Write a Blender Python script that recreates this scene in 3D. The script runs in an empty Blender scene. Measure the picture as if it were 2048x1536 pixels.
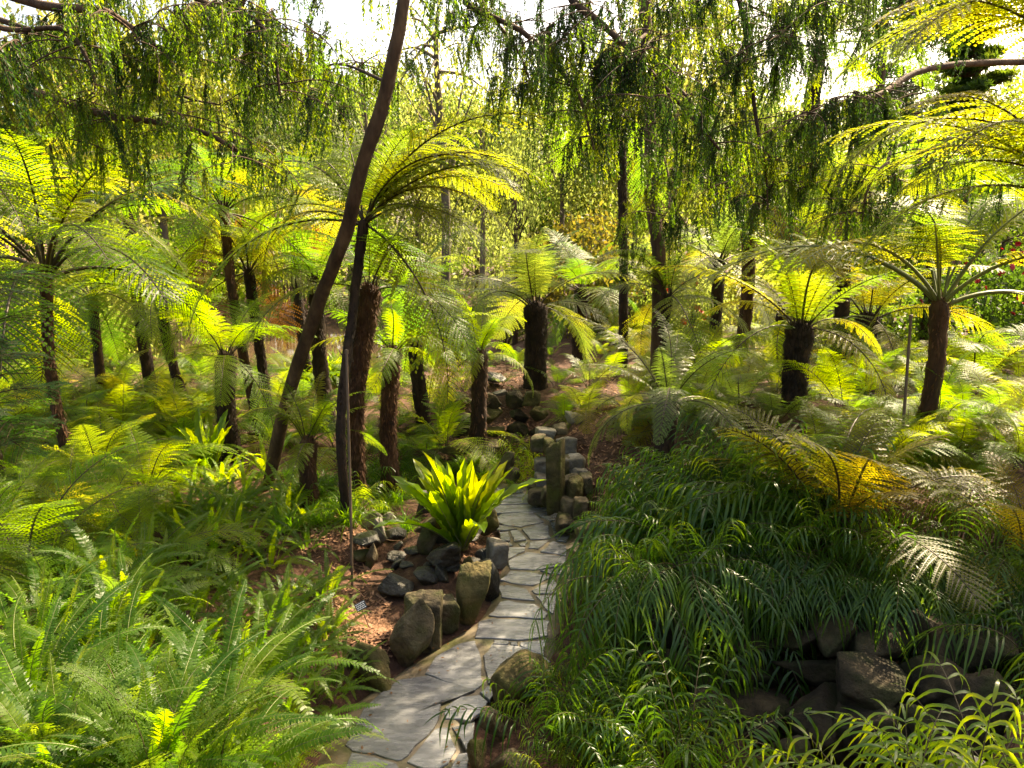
import bpy, math, random
import numpy as np
from mathutils import Vector, Matrix
R = math.radians
rng = np.random.default_rng(7)
random.seed(7)
scene = bpy.context.scene
COL = scene.collection

# ------------------------------------------------------------------ camera
PITCH = R(11.0); FPX = 1480.0; CAM = np.array((0.0, 0.0, 3.7))
cd = bpy.data.cameras.new('camera'); cam = bpy.data.objects.new('camera', cd); COL.objects.link(cam)
cd.sensor_width = 36.0; cd.lens = FPX / 2048 * 36.0; cd.clip_start = 0.05; cd.clip_end = 2000
cam.location = CAM; cam.rotation_euler = (math.pi / 2 - PITCH, 0, 0)
scene.camera = cam
# ------------------------------------------------------------------ sky and sun
SUN_AZ, SUN_EL = R(44), R(46)          # azimuth from +Y towards +X
w = bpy.data.worlds.new('World'); scene.world = w; w.use_nodes = True
nt = w.node_tree; nt.nodes.clear()
sky = nt.nodes.new('ShaderNodeTexSky'); sky.sky_type = 'NISHITA'; sky.sun_disc = False
sky.sun_elevation = SUN_EL; sky.sun_rotation = SUN_AZ; sky.air_density = 1.0; sky.dust_density = 5.0; sky.ozone_density = 0.5
bg = nt.nodes.new('ShaderNodeBackground'); bg.inputs['Strength'].default_value = 0.12
wo = nt.nodes.new('ShaderNodeOutputWorld')
nt.links.new(sky.outputs[0], bg.inputs[0]); nt.links.new(bg.outputs[0], wo.inputs[0])
sd = bpy.data.lights.new('sun', 'SUN'); sd.energy = 5.0; sd.angle = R(0.53); sd.color = (1.0, 0.89, 0.70)
sun = bpy.data.objects.new('sun', sd); COL.objects.link(sun)
sdir = Vector((math.sin(SUN_AZ) * math.cos(SUN_EL), math.cos(SUN_AZ) * math.cos(SUN_EL), math.sin(SUN_EL)))
sun.rotation_euler = sdir.to_track_quat('Z', 'Y').to_euler(); sun.location = (20, 20, 30)
scene.view_settings.view_transform = 'Standard'; scene.view_settings.look = 'None'
scene.view_settings.exposure = 2.1; scene.view_settings.use_white_balance = True; scene.view_settings.white_balance_temperature = 7800; scene.view_settings.gamma = 1.0
scene.render.engine = 'CYCLES'
cy = scene.cycles
cy.max_bounces = 5; cy.diffuse_bounces = 3; cy.glossy_bounces = 2; cy.transmission_bounces = 3; cy.transparent_max_bounces = 4
cy.caustics_reflective = False; cy.caustics_refractive = False; cy.sample_clamp_indirect = 4.0
cy.use_denoising = True

# ------------------------------------------------------------------ helpers
SP, CP = math.sin(PITCH), math.cos(PITCH)
FW = np.array((0, CP, -SP)); DN = np.array((0, -SP, -CP)); RT = np.array((1.0, 0, 0))
def ray(u, v): return FW + RT * ((u - 1024) / FPX) + DN * ((v - 768) / FPX)
def A(u, v, d): return CAM + ray(u, v) * d                 # a point seen at (u, v), d metres deep
def G(u, v, z=0.0):                                        # where that sight line meets height z
    r = ray(u, v); return CAM + r * ((z - CAM[2]) / r[2])

def tag(o, label=None, cat=None, group=None, kind=None):
    if label: o['label'] = label
    if cat: o['category'] = cat
    if group: o['group'] = group
    if kind: o['kind'] = kind
    return o
def link(o, parent=None):
    COL.objects.link(o)
    if parent is not None: o.parent = parent
    return o
def empty(name, loc, rz=0.0):
    o = bpy.data.objects.new(name, None); o.location = loc; o.rotation_euler = (0, 0, rz); o.empty_display_size = 0.1
    return link(o)
def mobj(name, mesh, parent=None, loc=(0, 0, 0), rot=(0, 0, 0), scale=1.0, mat=None):
    o = bpy.data.objects.new(name, mesh); o.location = loc; o.rotation_euler = rot
    o.scale = (scale,) * 3 if np.isscalar(scale) else scale
    link(o, parent)
    if mat is not None: setmat(o, mat)
    return o
def setmat(o, mat, slot=0):
    o.material_slots[slot].link = 'OBJECT'; o.material_slots[slot].material = mat

class MB:
    """collects vertices and faces (arrays of 3 or 4 indices), each lot with a material slot"""
    def __init__(s): s.v = []; s.f = []; s.m = []; s.n = 0; s.sm = []
    def add(s, v, f, m=0, smooth=False):
        v = np.asarray(v, float).reshape(-1, 3); f = np.asarray(f, int)
        s.v.append(v); s.f.append(f + s.n); s.m.append(m); s.sm.append(smooth); s.n += len(v)
    def mesh(s, name, mats):
        me = bpy.data.meshes.new(name); v = np.concatenate(s.v)
        me.vertices.add(len(v)); me.vertices.foreach_set('co', v.ravel())
        li = np.concatenate([f.ravel() for f in s.f]); tot = np.concatenate([np.full(len(f), f.shape[1]) for f in s.f])
        me.loops.add(len(li)); me.loops.foreach_set('vertex_index', li.astype(np.int32))
        st = np.concatenate(([0], np.cumsum(tot)[:-1]))
        me.polygons.add(len(tot)); me.polygons.foreach_set('loop_start', st.astype(np.int32))
        me.polygons.foreach_set('loop_total', tot.astype(np.int32))
        me.polygons.foreach_set('material_index', np.concatenate([np.full(len(f), m) for f, m in zip(s.f, s.m)]).astype(np.int32))
        me.polygons.foreach_set('use_smooth', np.concatenate([np.full(len(f), q) for f, q in zip(s.f, s.sm)]))
        for m in mats: me.materials.append(m)
        me.update(calc_edges=True); me.validate()
        return me

def norm(a): return a / np.maximum(np.linalg.norm(a, axis=-1, keepdims=True), 1e-9)
def kites(mb, b, e, wv, sag=0.0, m=0):
    """diamond leaves: base b, length vector e, half-width vector wv"""
    b = np.asarray(b); mid = b + e * 0.42; tip = b + e
    tip = tip + np.array((0, 0, -1.0)) * (sag * np.linalg.norm(e, axis=-1, keepdims=True))
    V = np.stack([b, mid + wv, tip, mid - wv], 1).reshape(-1, 3); n = len(b)
    mb.add(V, np.arange(n * 4).reshape(n, 4), m)
def tube(mb, pts, rad, sides=5, m=0, rough=0.0, seed=0, smooth=True, cap=True):
    pts = np.asarray(pts, float); n = len(pts); rad = np.broadcast_to(np.asarray(rad, float), (n,))
    T = norm(np.gradient(pts, axis=0)); ref = np.array((0.31, 0.95, 0.05)); 
    X = norm(np.cross(T, ref)); Y = np.cross(T, X)
    a = np.linspace(0, 2 * math.pi, sides, endpoint=False)
    rr = np.repeat(rad[:, None], sides, 1)
    if rough: rr = rr * (1 + rough * np.random.default_rng(seed).uniform(-1, 1, (n, sides)))
    V = pts[:, None] + rr[..., None] * (np.cos(a)[None, :, None] * X[:, None] + np.sin(a)[None, :, None] * Y[:, None])
    i = np.arange(n - 1)[:, None] * sides; j = np.arange(sides)[None]; k = (j + 1) % sides
    F = np.stack([i + j, i + k, i + sides + k, i + sides + j], -1).reshape(-1, 4)
    mb.add(V, F, m, smooth)
    if cap:
        V2 = np.vstack([V[-1], pts[-1] + T[-1] * rad[-1] * 0.4]); 
        mb.add(V2, np.stack([np.arange(sides), (np.arange(sides) + 1) % sides, np.full(sides, sides)], 1), m, smooth)
def spline(pts, n):
    pts = np.asarray(pts, float)
    if len(pts) < 3: return pts[0] + np.linspace(0, 1, n)[:, None] * (pts[-1] - pts[0])
    P = np.vstack([2 * pts[0] - pts[1], pts, 2 * pts[-1] - pts[-2]]); out = []
    for t in np.linspace(0, len(pts) - 1 - 1e-6, n):
        i = int(t); f = t - i; p0, p1, p2, p3 = P[i:i + 4]
        out.append(0.5 * (2 * p1 + (p2 - p0) * f + (2 * p0 - 5 * p1 + 4 * p2 - p3) * f * f + (3 * p1 - p0 - 3 * p2 + p3) * f ** 3))
    return np.array(out)

# ------------------------------------------------------------------ materials
MATS = {}
def nodes(name):
    m = bpy.data.materials.new(name); m.use_nodes = True; MATS[name] = m
    t = m.node_tree; t.nodes.clear(); o = t.nodes.new('ShaderNodeOutputMaterial'); return m, t, o
def N(t, typ, **k):
    n = t.nodes.new(typ)
    for a, b in k.items(): setattr(n, a, b)
    return n
def ramp(t, fac, stops):
    r = N(t, 'ShaderNodeValToRGB'); e = r.color_ramp.elements
    while len(e) < len(stops): e.new(0.5)
    for x, (p, c) in zip(e, stops): x.position = p; x.color = (*c, 1)
    t.links.new(fac, r.inputs[0]); return r.outputs[0]
def leaf(name, cols, trans, rough=0.42, spec=0.2, tf=0.62, nscale=3.0):
    """thin leaf: reflects `cols`, lets light through as `trans`; each plant part drawn from the range"""
    m, t, o = nodes(name)
    oi = N(t, 'ShaderNodeObjectInfo'); tc = N(t, 'ShaderNodeTexCoord')
    nz = N(t, 'ShaderNodeTexNoise'); nz.inputs['Scale'].default_value = nscale; nz.inputs['Detail'].default_value = 4
    t.links.new(tc.outputs['Object'], nz.inputs['Vector'])
    ad = N(t, 'ShaderNodeMath', operation='MULTIPLY_ADD'); ad.inputs[1].default_value = 0.62
    sb = N(t, 'ShaderNodeMath', operation='MULTIPLY_ADD'); sb.inputs[1].default_value = 1.3; sb.inputs[2].default_value = -0.46
    t.links.new(nz.outputs['Fac'], sb.inputs[0]); t.links.new(oi.outputs['Random'], ad.inputs[0]); t.links.new(sb.outputs[0], ad.inputs[2])
    n = len(cols); st = [(0.08 + 0.84 * i / max(1, n - 1), c) for i, c in enumerate(cols)]
    s2 = [(0.08 + 0.84 * i / max(1, n - 1), c) for i, c in enumerate(trans)]
    c1 = ramp(t, ad.outputs[0], st); c2 = ramp(t, ad.outputs[0], s2)
    p = N(t, 'ShaderNodeBsdfPrincipled'); t.links.new(c1, p.inputs['Base Color'])
    p.inputs['Roughness'].default_value = rough; p.inputs['Specular IOR Level'].default_value = spec
    tr = N(t, 'ShaderNodeBsdfTranslucent'); t.links.new(c2, tr.inputs['Color'])
    mx = N(t, 'ShaderNodeMixShader'); mx.inputs[0].default_value = tf
    t.links.new(p.outputs[0], mx.inputs[1]); t.links.new(tr.outputs[0], mx.inputs[2]); t.links.new(mx.outputs[0], o.inputs[0])
    return m
def solid(name, cols, rough=0.8, spec=0.3, scale=6.0, bump=0.5, bscale=None, stretch=(1, 1, 1), detail=6, dist=0.02, wet=None, coord='Object', mossy=None):
    m, t, o = nodes(name)
    tc = N(t, 'ShaderNodeTexCoord'); mp = N(t, 'ShaderNodeMapping'); mp.inputs['Scale'].default_value = stretch
    oi = N(t, 'ShaderNodeObjectInfo')
    t.links.new(tc.outputs[coord], mp.inputs['Vector'])
    va = N(t, 'ShaderNodeVectorMath', operation='ADD'); t.links.new(mp.outputs[0], va.inputs[0])
    sc = N(t, 'ShaderNodeMath', operation='MULTIPLY'); sc.inputs[1].default_value = 17.0
    t.links.new(oi.outputs['Random'], sc.inputs[0]); t.links.new(sc.outputs[0], va.inputs[1])
    nz = N(t, 'ShaderNodeTexNoise'); nz.inputs['Scale'].default_value = scale; nz.inputs['Detail'].default_value = detail; nz.inputs['Roughness'].default_value = 0.62
    t.links.new(va.outputs[0], nz.inputs['Vector'])
    n = len(cols); c = ramp(t, nz.outputs['Fac'], [(0.3 + 0.4 * i / max(1, n - 1), k) for i, k in enumerate(cols)])
    p = N(t, 'ShaderNodeBsdfPrincipled'); p.inputs['Roughness'].default_value = rough; p.inputs['Specular IOR Level'].default_value = spec
    hb = N(t, 'ShaderNodeMath', operation='MULTIPLY_ADD'); hb.inputs[1].default_value = 0.55; hb.inputs[2].default_value = 0.72
    t.links.new(oi.outputs['Random'], hb.inputs[0])
    mul = N(t, 'ShaderNodeMix', data_type='RGBA', blend_type='MULTIPLY'); mul.inputs[0].default_value = 1.0
    t.links.new(c, mul.inputs[6]); cb = N(t, 'ShaderNodeCombineColor')
    for i in range(3): t.links.new(hb.outputs[0], cb.inputs[i])
    t.links.new(cb.outputs[0], mul.inputs[7]); colout = mul.outputs[2]
    if mossy:
        geo = N(t, 'ShaderNodeNewGeometry'); sx = N(t, 'ShaderNodeSeparateXYZ'); t.links.new(geo.outputs['Normal'], sx.inputs[0])
        n2 = N(t, 'ShaderNodeTexNoise'); n2.inputs['Scale'].default_value = 4.0; n2.inputs['Detail'].default_value = 5; t.links.new(va.outputs[0], n2.inputs['Vector'])
        rr = ramp(t, n2.outputs['Fac'], [(0.48, (0, 0, 0)), (0.66, (0.85, 0.85, 0.85))])
        mm = N(t, 'ShaderNodeMix', data_type='RGBA'); t.links.new(rr, mm.inputs[0]); t.links.new(colout, mm.inputs[6]); mm.inputs[7].default_value = (*mossy, 1)
        colout = mm.outputs[2]
    t.links.new(colout, p.inputs['Base Color'])
    if bump:
        nb = N(t, 'ShaderNodeTexNoise'); nb.inputs['Scale'].default_value = bscale or scale * 3; nb.inputs['Detail'].default_value = 8; nb.inputs['Roughness'].default_value = 0.65
        t.links.new(va.outputs[0], nb.inputs['Vector'])
        bp = N(t, 'ShaderNodeBump'); bp.inputs['Strength'].default_value = bump; bp.inputs['Distance'].default_value = dist
        t.links.new(nb.outputs['Fac'], bp.inputs['Height']); t.links.new(bp.outputs[0], p.inputs['Normal'])
        if wet:
            rr = ramp(t, nz.outputs['Fac'], [(0.35, (wet[0],) * 3), (0.65, (wet[1],) * 3)]); t.links.new(rr, p.inputs['Roughness'])
    t.links.new(p.outputs[0], o.inputs[0]); return m

# leaves: reflected colours, transmitted colours
L_GREEN = leaf('fern_green', [(0.03, 0.09, 0.0084), (0.0675, 0.1575, 0.0105), (0.1275, 0.2025, 0.0126)], [(.10, .26, .012), (.22, .40, .012), (.42, .48, .014)])
L_GOLD = leaf('fern_gold', [(0.0607, 0.135, 0.0076), (0.1283, 0.1823, 0.0095), (0.2025, 0.1755, 0.0113)], [(.21, .38, .016), (.38, .46, .016), (.54, .44, .018)])
L_LIME = leaf('fern_lime', [(0.054, 0.1485, 0.0076), (0.1013, 0.189, 0.0095), (0.1485, 0.2025, 0.0113)], [(.22, .45, .010), (.36, .52, .010), (.52, .54, .012)])
L_OLIVE = leaf('fern_olive', [(0.0585, 0.0975, 0.0091), (0.1105, 0.1235, 0.0091), (0.156, 0.117, 0.0109)], [(.22, .29, .010), (.36, .33, .010), (.44, .27, .010)])
L_SILVER = leaf('fern_silver', [(0.0862, 0.1323, 0.0322), (0.115, 0.161, 0.0443), (0.1495, 0.1782, 0.0403)], [(.15, .27, .030), (.24, .34, .030), (.38, .40, .030)], rough=.36, spec=.5)
L_DEAD = leaf('fern_dead', [(.10, .045, .015), (.16, .075, .022), (.22, .11, .030)], [(.20, .08, .015), (.34, .15, .02), (.42, .22, .03)], tf=.35)
L_SWORD = leaf('sword_fern_leaf', [(.022, .066, .006), (.046, .105, .008), (.090, .150, .010)], [(.10, .26, .008), (.21, .38, .008), (.38, .46, .010)], spec=.28, rough=.4)
L_LACE = leaf('lace_fern_leaf', [(.046, .100, .016), (.066, .120, .016), (.095, .140, .014)], [(.14, .30, .025), (.24, .38, .02), (.40, .46, .016)])
L_RIBBON = leaf('ribbon_fern_leaf', [(0.0175, 0.0575, 0.007), (0.035, 0.09, 0.0105), (0.0625, 0.125, 0.0123)], [(.06, .17, .008), (.13, .27, .010), (.26, .38, .012)], rough=.32, spec=.42, tf=.5)
L_RIBBONB = leaf('ribbon_fern_pale', [(.05, .11, .014), (.08, .15, .018), (.11, .17, .02)], [(.20, .40, .012), (.34, .48, .014), (.48, .52, .014)], rough=.3, spec=.6)
L_RIBBONM = leaf('ribbon_fern_mid', [(.030, .085, .010), (.050, .110, .012), (.075, .135, .014)], [(.12, .30, .010), (.22, .38, .010), (.36, .46, .012)], rough=.35, spec=.4)
L_NEST = leaf('nest_fern_leaf', [(.050, .125, .010), (.075, .155, .012), (.110, .170, .012)], [(.30, .52, .010), (.42, .58, .012), (.56, .58, .012)], rough=.3, spec=.7)
L_WEEP = leaf('weeping_needles', [(0.024, 0.0675, 0.0073), (0.045, 0.105, 0.0084), (0.0825, 0.1425, 0.0105)], [(.12, .28, .010), (.26, .42, .012), (.46, .50, .012)], rough=.45, spec=.25, tf=.55)
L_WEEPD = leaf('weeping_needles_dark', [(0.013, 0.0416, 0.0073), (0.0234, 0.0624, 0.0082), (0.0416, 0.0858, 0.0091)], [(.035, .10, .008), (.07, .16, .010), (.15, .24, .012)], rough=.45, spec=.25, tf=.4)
L_TREE = leaf('tree_leaf', [(0.0715, 0.1105, 0.0146), (0.1105, 0.143, 0.0182), (0.156, 0.156, 0.0218)], [(.20, .28, .06), (.30, .35, .07), (.40, .39, .08)])
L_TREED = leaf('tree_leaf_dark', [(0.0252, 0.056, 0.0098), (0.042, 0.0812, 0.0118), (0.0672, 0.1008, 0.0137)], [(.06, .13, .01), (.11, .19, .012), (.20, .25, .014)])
L_TREEY = leaf('tree_leaf_yellow', [(.075, .115, .014), (.100, .135, .016), (.130, .140, .018)], [(.24, .34, .05), (.34, .40, .05), (.44, .42, .05)])
L_RUST = leaf('shrub_leaf_rust', [(.050, .075, .016), (.075, .070, .018), (.130, .060, .020)], [(.15, .20, .02), (.24, .20, .02), (.36, .15, .025)])
L_PINE = leaf('pine_needles', [(.012, .026, .012), (.018, .036, .015), (.028, .045, .018)], [(.03, .06, .015), (.05, .09, .018), (.08, .11, .02)], tf=.3)
L_YEW = leaf('podocarp_needles', [(.012, .045, .014), (.022, .070, .018), (.035, .095, .018)], [(.06, .18, .015), (.10, .27, .016), (.18, .36, .016)], rough=.3, spec=.6)
L_GRASS = leaf('grass_blade', [(0.039, 0.1105, 0.0091), (0.065, 0.143, 0.0109), (0.0975, 0.169, 0.0127)], [(.14, .34, .010), (.24, .44, .010), (.36, .50, .012)], rough=.35)
STEM = solid('frond_stem', [(.030, .020, .008), (.070, .050, .016)], rough=.5, bump=.2)
STEMG = solid('frond_stem_green', [(.09, .11, .03), (.17, .18, .06)], rough=.45, bump=.2)
BARK = solid('fern_trunk_bark', [(.012, .007, .004), (.030, .016, .009), (.065, .035, .018)], rough=.9, scale=9, bump=1.0, bscale=26, stretch=(1, 1, .45))
BARKO = solid('fern_trunk_orange', [(.020, .009, .004), (.055, .025, .010), (.115, .058, .024)], rough=.85, scale=7, bump=1.0, bscale=22, stretch=(1, 1, .3))
BARKC = solid('conifer_bark', [(.020, .010, .005), (.070, .038, .019), (.150, .088, .046)], rough=.85, scale=5, bump=1.0, bscale=18, stretch=(1, 1, .25), dist=.03)
BARKL = solid('pale_bark', [(.07, .055, .035), (.13, .10, .065), (.20, .16, .11)], rough=.85, scale=5, bump=.8, bscale=18, stretch=(1, 1, .3))
FIB = solid('fern_fibre', [(.025, .010, .005), (.075, .030, .013), (.14, .065, .028)], rough=.8, bump=0)
FIBD = solid('fern_fibre_dark', [(.008, .005, .003), (.022, .012, .007), (.045, .024, .013)], rough=.8, bump=0)
ROCK = solid('brown_rock', [(.030, .023, .012), (.090, .068, .036), (.18, .135, .075)], rough=.75, scale=4.5, bump=1.0, bscale=14, dist=.05, mossy=(.05, .055, .010))
ROCKW = solid('wet_dark_rock', [(.012, .011, .008), (.030, .027, .020), (.062, .054, .040)], rough=.35, spec=.5, scale=4.5, bump=1.0, bscale=14, dist=.045, wet=(.22, .5))
ROCKP = solid('pale_rock', [(.075, .062, .045), (.155, .135, .105), (.27, .245, .205)], rough=.7, scale=4, bump=1.0, bscale=14, dist=.045)
ROCKM = solid('mossy_rock', [(.030, .025, .008), (.085, .068, .022), (.17, .128, .045)], rough=.8, scale=4.5, bump=1.0, bscale=14, dist=.05, mossy=(.065, .07, .010))
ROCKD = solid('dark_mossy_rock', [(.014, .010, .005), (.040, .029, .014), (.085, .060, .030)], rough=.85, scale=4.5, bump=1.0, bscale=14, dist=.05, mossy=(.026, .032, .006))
FLAG = solid('wet_flagstone', [(.060, .062, .065), (.118, .121, .126), (.190, .192, .196)], rough=.3, spec=1.0, scale=3.2, bump=.7, bscale=9, dist=.012, stretch=(1, 3.2, 1), wet=(.10, .38))
MORTAR = solid('path_mortar', [(.045, .042, .018), (.11, .085, .05), (.17, .135, .09)], rough=.6, spec=.4, scale=5, bump=.6, bscale=30, dist=.01, mossy=(.055, .06, .012))
MULCH = solid('mulch_soil', [(.030, .014, .008), (.065, .030, .017), (.12, .060, .034)], rough=.9, scale=7, bump=1.0, bscale=24, dist=.05)
CHIP = solid('mulch_chip', [(.10, .045, .024), (.19, .095, .052), (.30, .17, .10)], rough=.8, scale=30, bump=0)
WATER, t_, o_ = nodes('pond_water')
p_ = N(t_, 'ShaderNodeBsdfPrincipled'); p_.inputs['Base Color'].default_value = (.10, .065, .035, 1); p_.inputs['Roughness'].default_value = .06; p_.inputs['Specular IOR Level'].default_value = .5
n_ = N(t_, 'ShaderNodeTexNoise'); n_.inputs['Scale'].default_value = 2.5; b_ = N(t_, 'ShaderNodeBump'); b_.inputs['Strength'].default_value = .25; b_.inputs['Distance'].default_value = .05
t_.links.new(n_.outputs['Fac'], b_.inputs['Height']); t_.links.new(b_.outputs[0], p_.inputs['Normal']); t_.links.new(p_.outputs[0], o_.inputs[0])
WOOD = solid('fence_wood', [(.10, .060, .035), (.17, .105, .065), (.24, .16, .10)], rough=.8, scale=5, bump=.4, stretch=(1, 1, .2))
METAL = solid('rusty_rod', [(.10, .065, .04), (.17, .11, .07)], rough=.6, bump=.2)
PLATE = solid('black_plate', [(.006, .010, .010), (.012, .018, .018)], rough=.35, spec=.5, bump=0)
WHITE = solid('white_print', [(.75, .75, .72), (.8, .8, .78)], rough=.6, bump=0)
REDF = solid('red_petal', [(.45, .02, .03), (.62, .04, .06)], rough=.6, bump=0)
ORANGEF = solid('orange_petal', [(.55, .07, .02), (.7, .14, .03)], rough=.6, bump=0)

# ------------------------------------------------------------------ terrain
PATH_C = np.array([G(u, v)[:2] for u, v in ((760, 1660), (800, 1500), (880, 1390), (985, 1290), (1040, 1200), (1060, 1120), (1065, 1060), (1050, 1010), (1030, 975))])
CTRL = [  # x, y, z
 (-1.0, 4.0, .0), (-.6, 5.2, 0), (-.2, 6.2, 0), (0, 7.2, 0), (.2, 8.3, 0), (.25, 9.5, 0), (.15, 10.6, 0), (.0, 11.6, .05),
 (-1.25, 7.1, -.12), (-1.6, 8.2, -.15), (-1.5, 9.4, -.18), (-1.6, 11, -.2), (-.9, 8.4, .12), (-.6, 8.6, .15),
 (-1.6, 6.0, .15), (-2.0, 6.8, .18), (-2.3, 8.6, .22), (-2.8, 10, .15), (-2.2, 5.2, .55), (-2.0, 4.2, .9), (-1.7, 3.2, 1.25), (-1.2, 2.2, 1.4), (-3, 3, 1.4), (-3.2, 5, 1.0), (-4.5, 6, .9),
 (-4, 8, .55), (-6, 9, .45), (-8, 12, .25), (-5, 12, .1), (-3, 13, 0), (-9, 6, .8), (-14, 14, .3),
 (-.5, 12, .25), (.3, 12.6, .25), (-.6, 13.2, .3), (.2, 14.2, .8), (-.5, 15, .85), (.5, 16, .8), (-1.6, 13.5, .0), (-2, 16, .1),
 (.9, 9.2, .3), (1.0, 10.2, .55), (1.3, 11.2, .75), (1.6, 12.5, .85), (1.5, 14, .9), (1.5, 8.0, .75), (1.3, 7.0, .55),
 (2.2, 8.2, 1.15), (2.6, 7.2, 1.0), (3.1, 6.7, .9), (3.6, 8, 1.25), (3.9, 10, 1.5), (4.8, 7, 1.1), (5.6, 9, 1.4), (5.5, 12, 1.35), (3, 12, 1.2), (7, 14, 1.2), (4, 16, .9), (9, 18, 1.0), (12, 10, 1.5), (9, 7, 1.5),
 (1.2, 6.1, .1), (1.9, 6.0, .0), (2.8, 5.9, .0), (3.6, 5.6, .2), (1.4, 5.2, -.1), (2.2, 5.0, -.25), (3, 4.8, -.2), (.55, 5.0, .05), (.9, 4.4, .0), (.4, 4.2, 0), (1.6, 4.2, -.2), (2.5, 3.9, .0),
 (1.9, 2.7, .85), (2.6, 2.9, .8), (1.3, 2.6, .5), (3.6, 4.2, .7), (4.6, 5.2, .95), (0.3, 2.6, .3), (-.6, 2.6, .3), (0, 0, 1.9), (-3, 0, 2.0), (3, 0, 2.0), (0, -4, 2.0),
 (0, 20, .1), (6, 24, .7), (14, 24, .9), (-20, 20, .3), (0, 50, .4), (-20, 52, .5), (20, 45, .9), (40, 30, 1), (-40, 30, .6), (0, 100, 1), (60, 100, 2), (-60, 100, 2), (0, 180, 3)]
CT = np.array(CTRL)
POND = (-9.0, 29.0, 9.5, 9.0)
def gz(x, y):
    x = np.atleast_1d(np.asarray(x, float)); y = np.atleast_1d(np.asarray(y, float))
    d2 = (x[:, None] - CT[:, 0]) ** 2 + (y[:, None] - CT[:, 1]) ** 2 + .02
    wt = d2 ** -1.9; z = (wt * CT[:, 2]).sum(1) / wt.sum(1)
    q = ((x - POND[0]) / POND[2]) ** 2 + ((y - POND[1]) / POND[3]) ** 2
    z = z - 1.6 * np.clip(1.25 - q, 0, 1)
    # path corridor
    seg = np.full(len(x), 9.0)
    for a, b in zip(PATH_C[:-1], PATH_C[1:]):
        t = np.clip(((x - a[0]) * (b - a)[0] + (y - a[1]) * (b - a)[1]) / ((b - a) ** 2).sum(), 0, 1)
        seg = np.minimum(seg, np.hypot(x - a[0] - t * (b - a)[0], y - a[1] - t * (b - a)[1]))
    k = np.clip((seg - .62) / .28, 0, 1); k = k * k * (3 - 2 * k)
    return k * z + (1 - k) * (-.07)
def g1(x, y): return float(gz(x, y)[0])

def build_ground():
    xs = np.concatenate([-np.geomspace(400, 12, 26), np.linspace(-11.6, 11.6, 190), np.geomspace(12, 400, 26)])
    ys = np.concatenate([np.linspace(-8, 1.9, 16), np.linspace(2, 17, 150), np.linspace(17.4, 50, 46), np.geomspace(52, 600, 22)])
    X, Y = np.meshgrid(xs, ys); Z = gz(X.ravel(), Y.ravel())
    r = np.random.default_rng(3)
    n = len(xs); m = len(ys)
    i, j = np.meshgrid(np.arange(n - 1), np.arange(m - 1)); a = (j * n + i).ravel()
    mb = MB(); mb.add(np.stack([X.ravel(), Y.ravel(), Z + r.normal(0, .008, len(Z))], 1), np.stack([a, a + 1, a + n + 1, a + n], 1), 0, True)
    tag(mobj('ground', mb.mesh('ground', [MULCH])), 'dark reddish brown mulch and soil under the ferns', kind='structure')
    mb = MB(); th = np.linspace(0, 2 * math.pi, 48, endpoint=False)
    V = np.stack([POND[0] + POND[2] * 1.35 * np.cos(th), POND[1] + POND[3] * 1.35 * np.sin(th), np.full(48, -.38)], 1)
    mb.add(np.vstack([V, [[POND[0], POND[1], -.38]]]), np.stack([np.arange(48), (np.arange(48) + 1) % 48, np.full(48, 48)], 1))
    tag(mobj('pond_water', mb.mesh('pond_water', [WATER])), 'brown still pond water behind the tree fern trunks', kind='structure')
build_ground()

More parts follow.
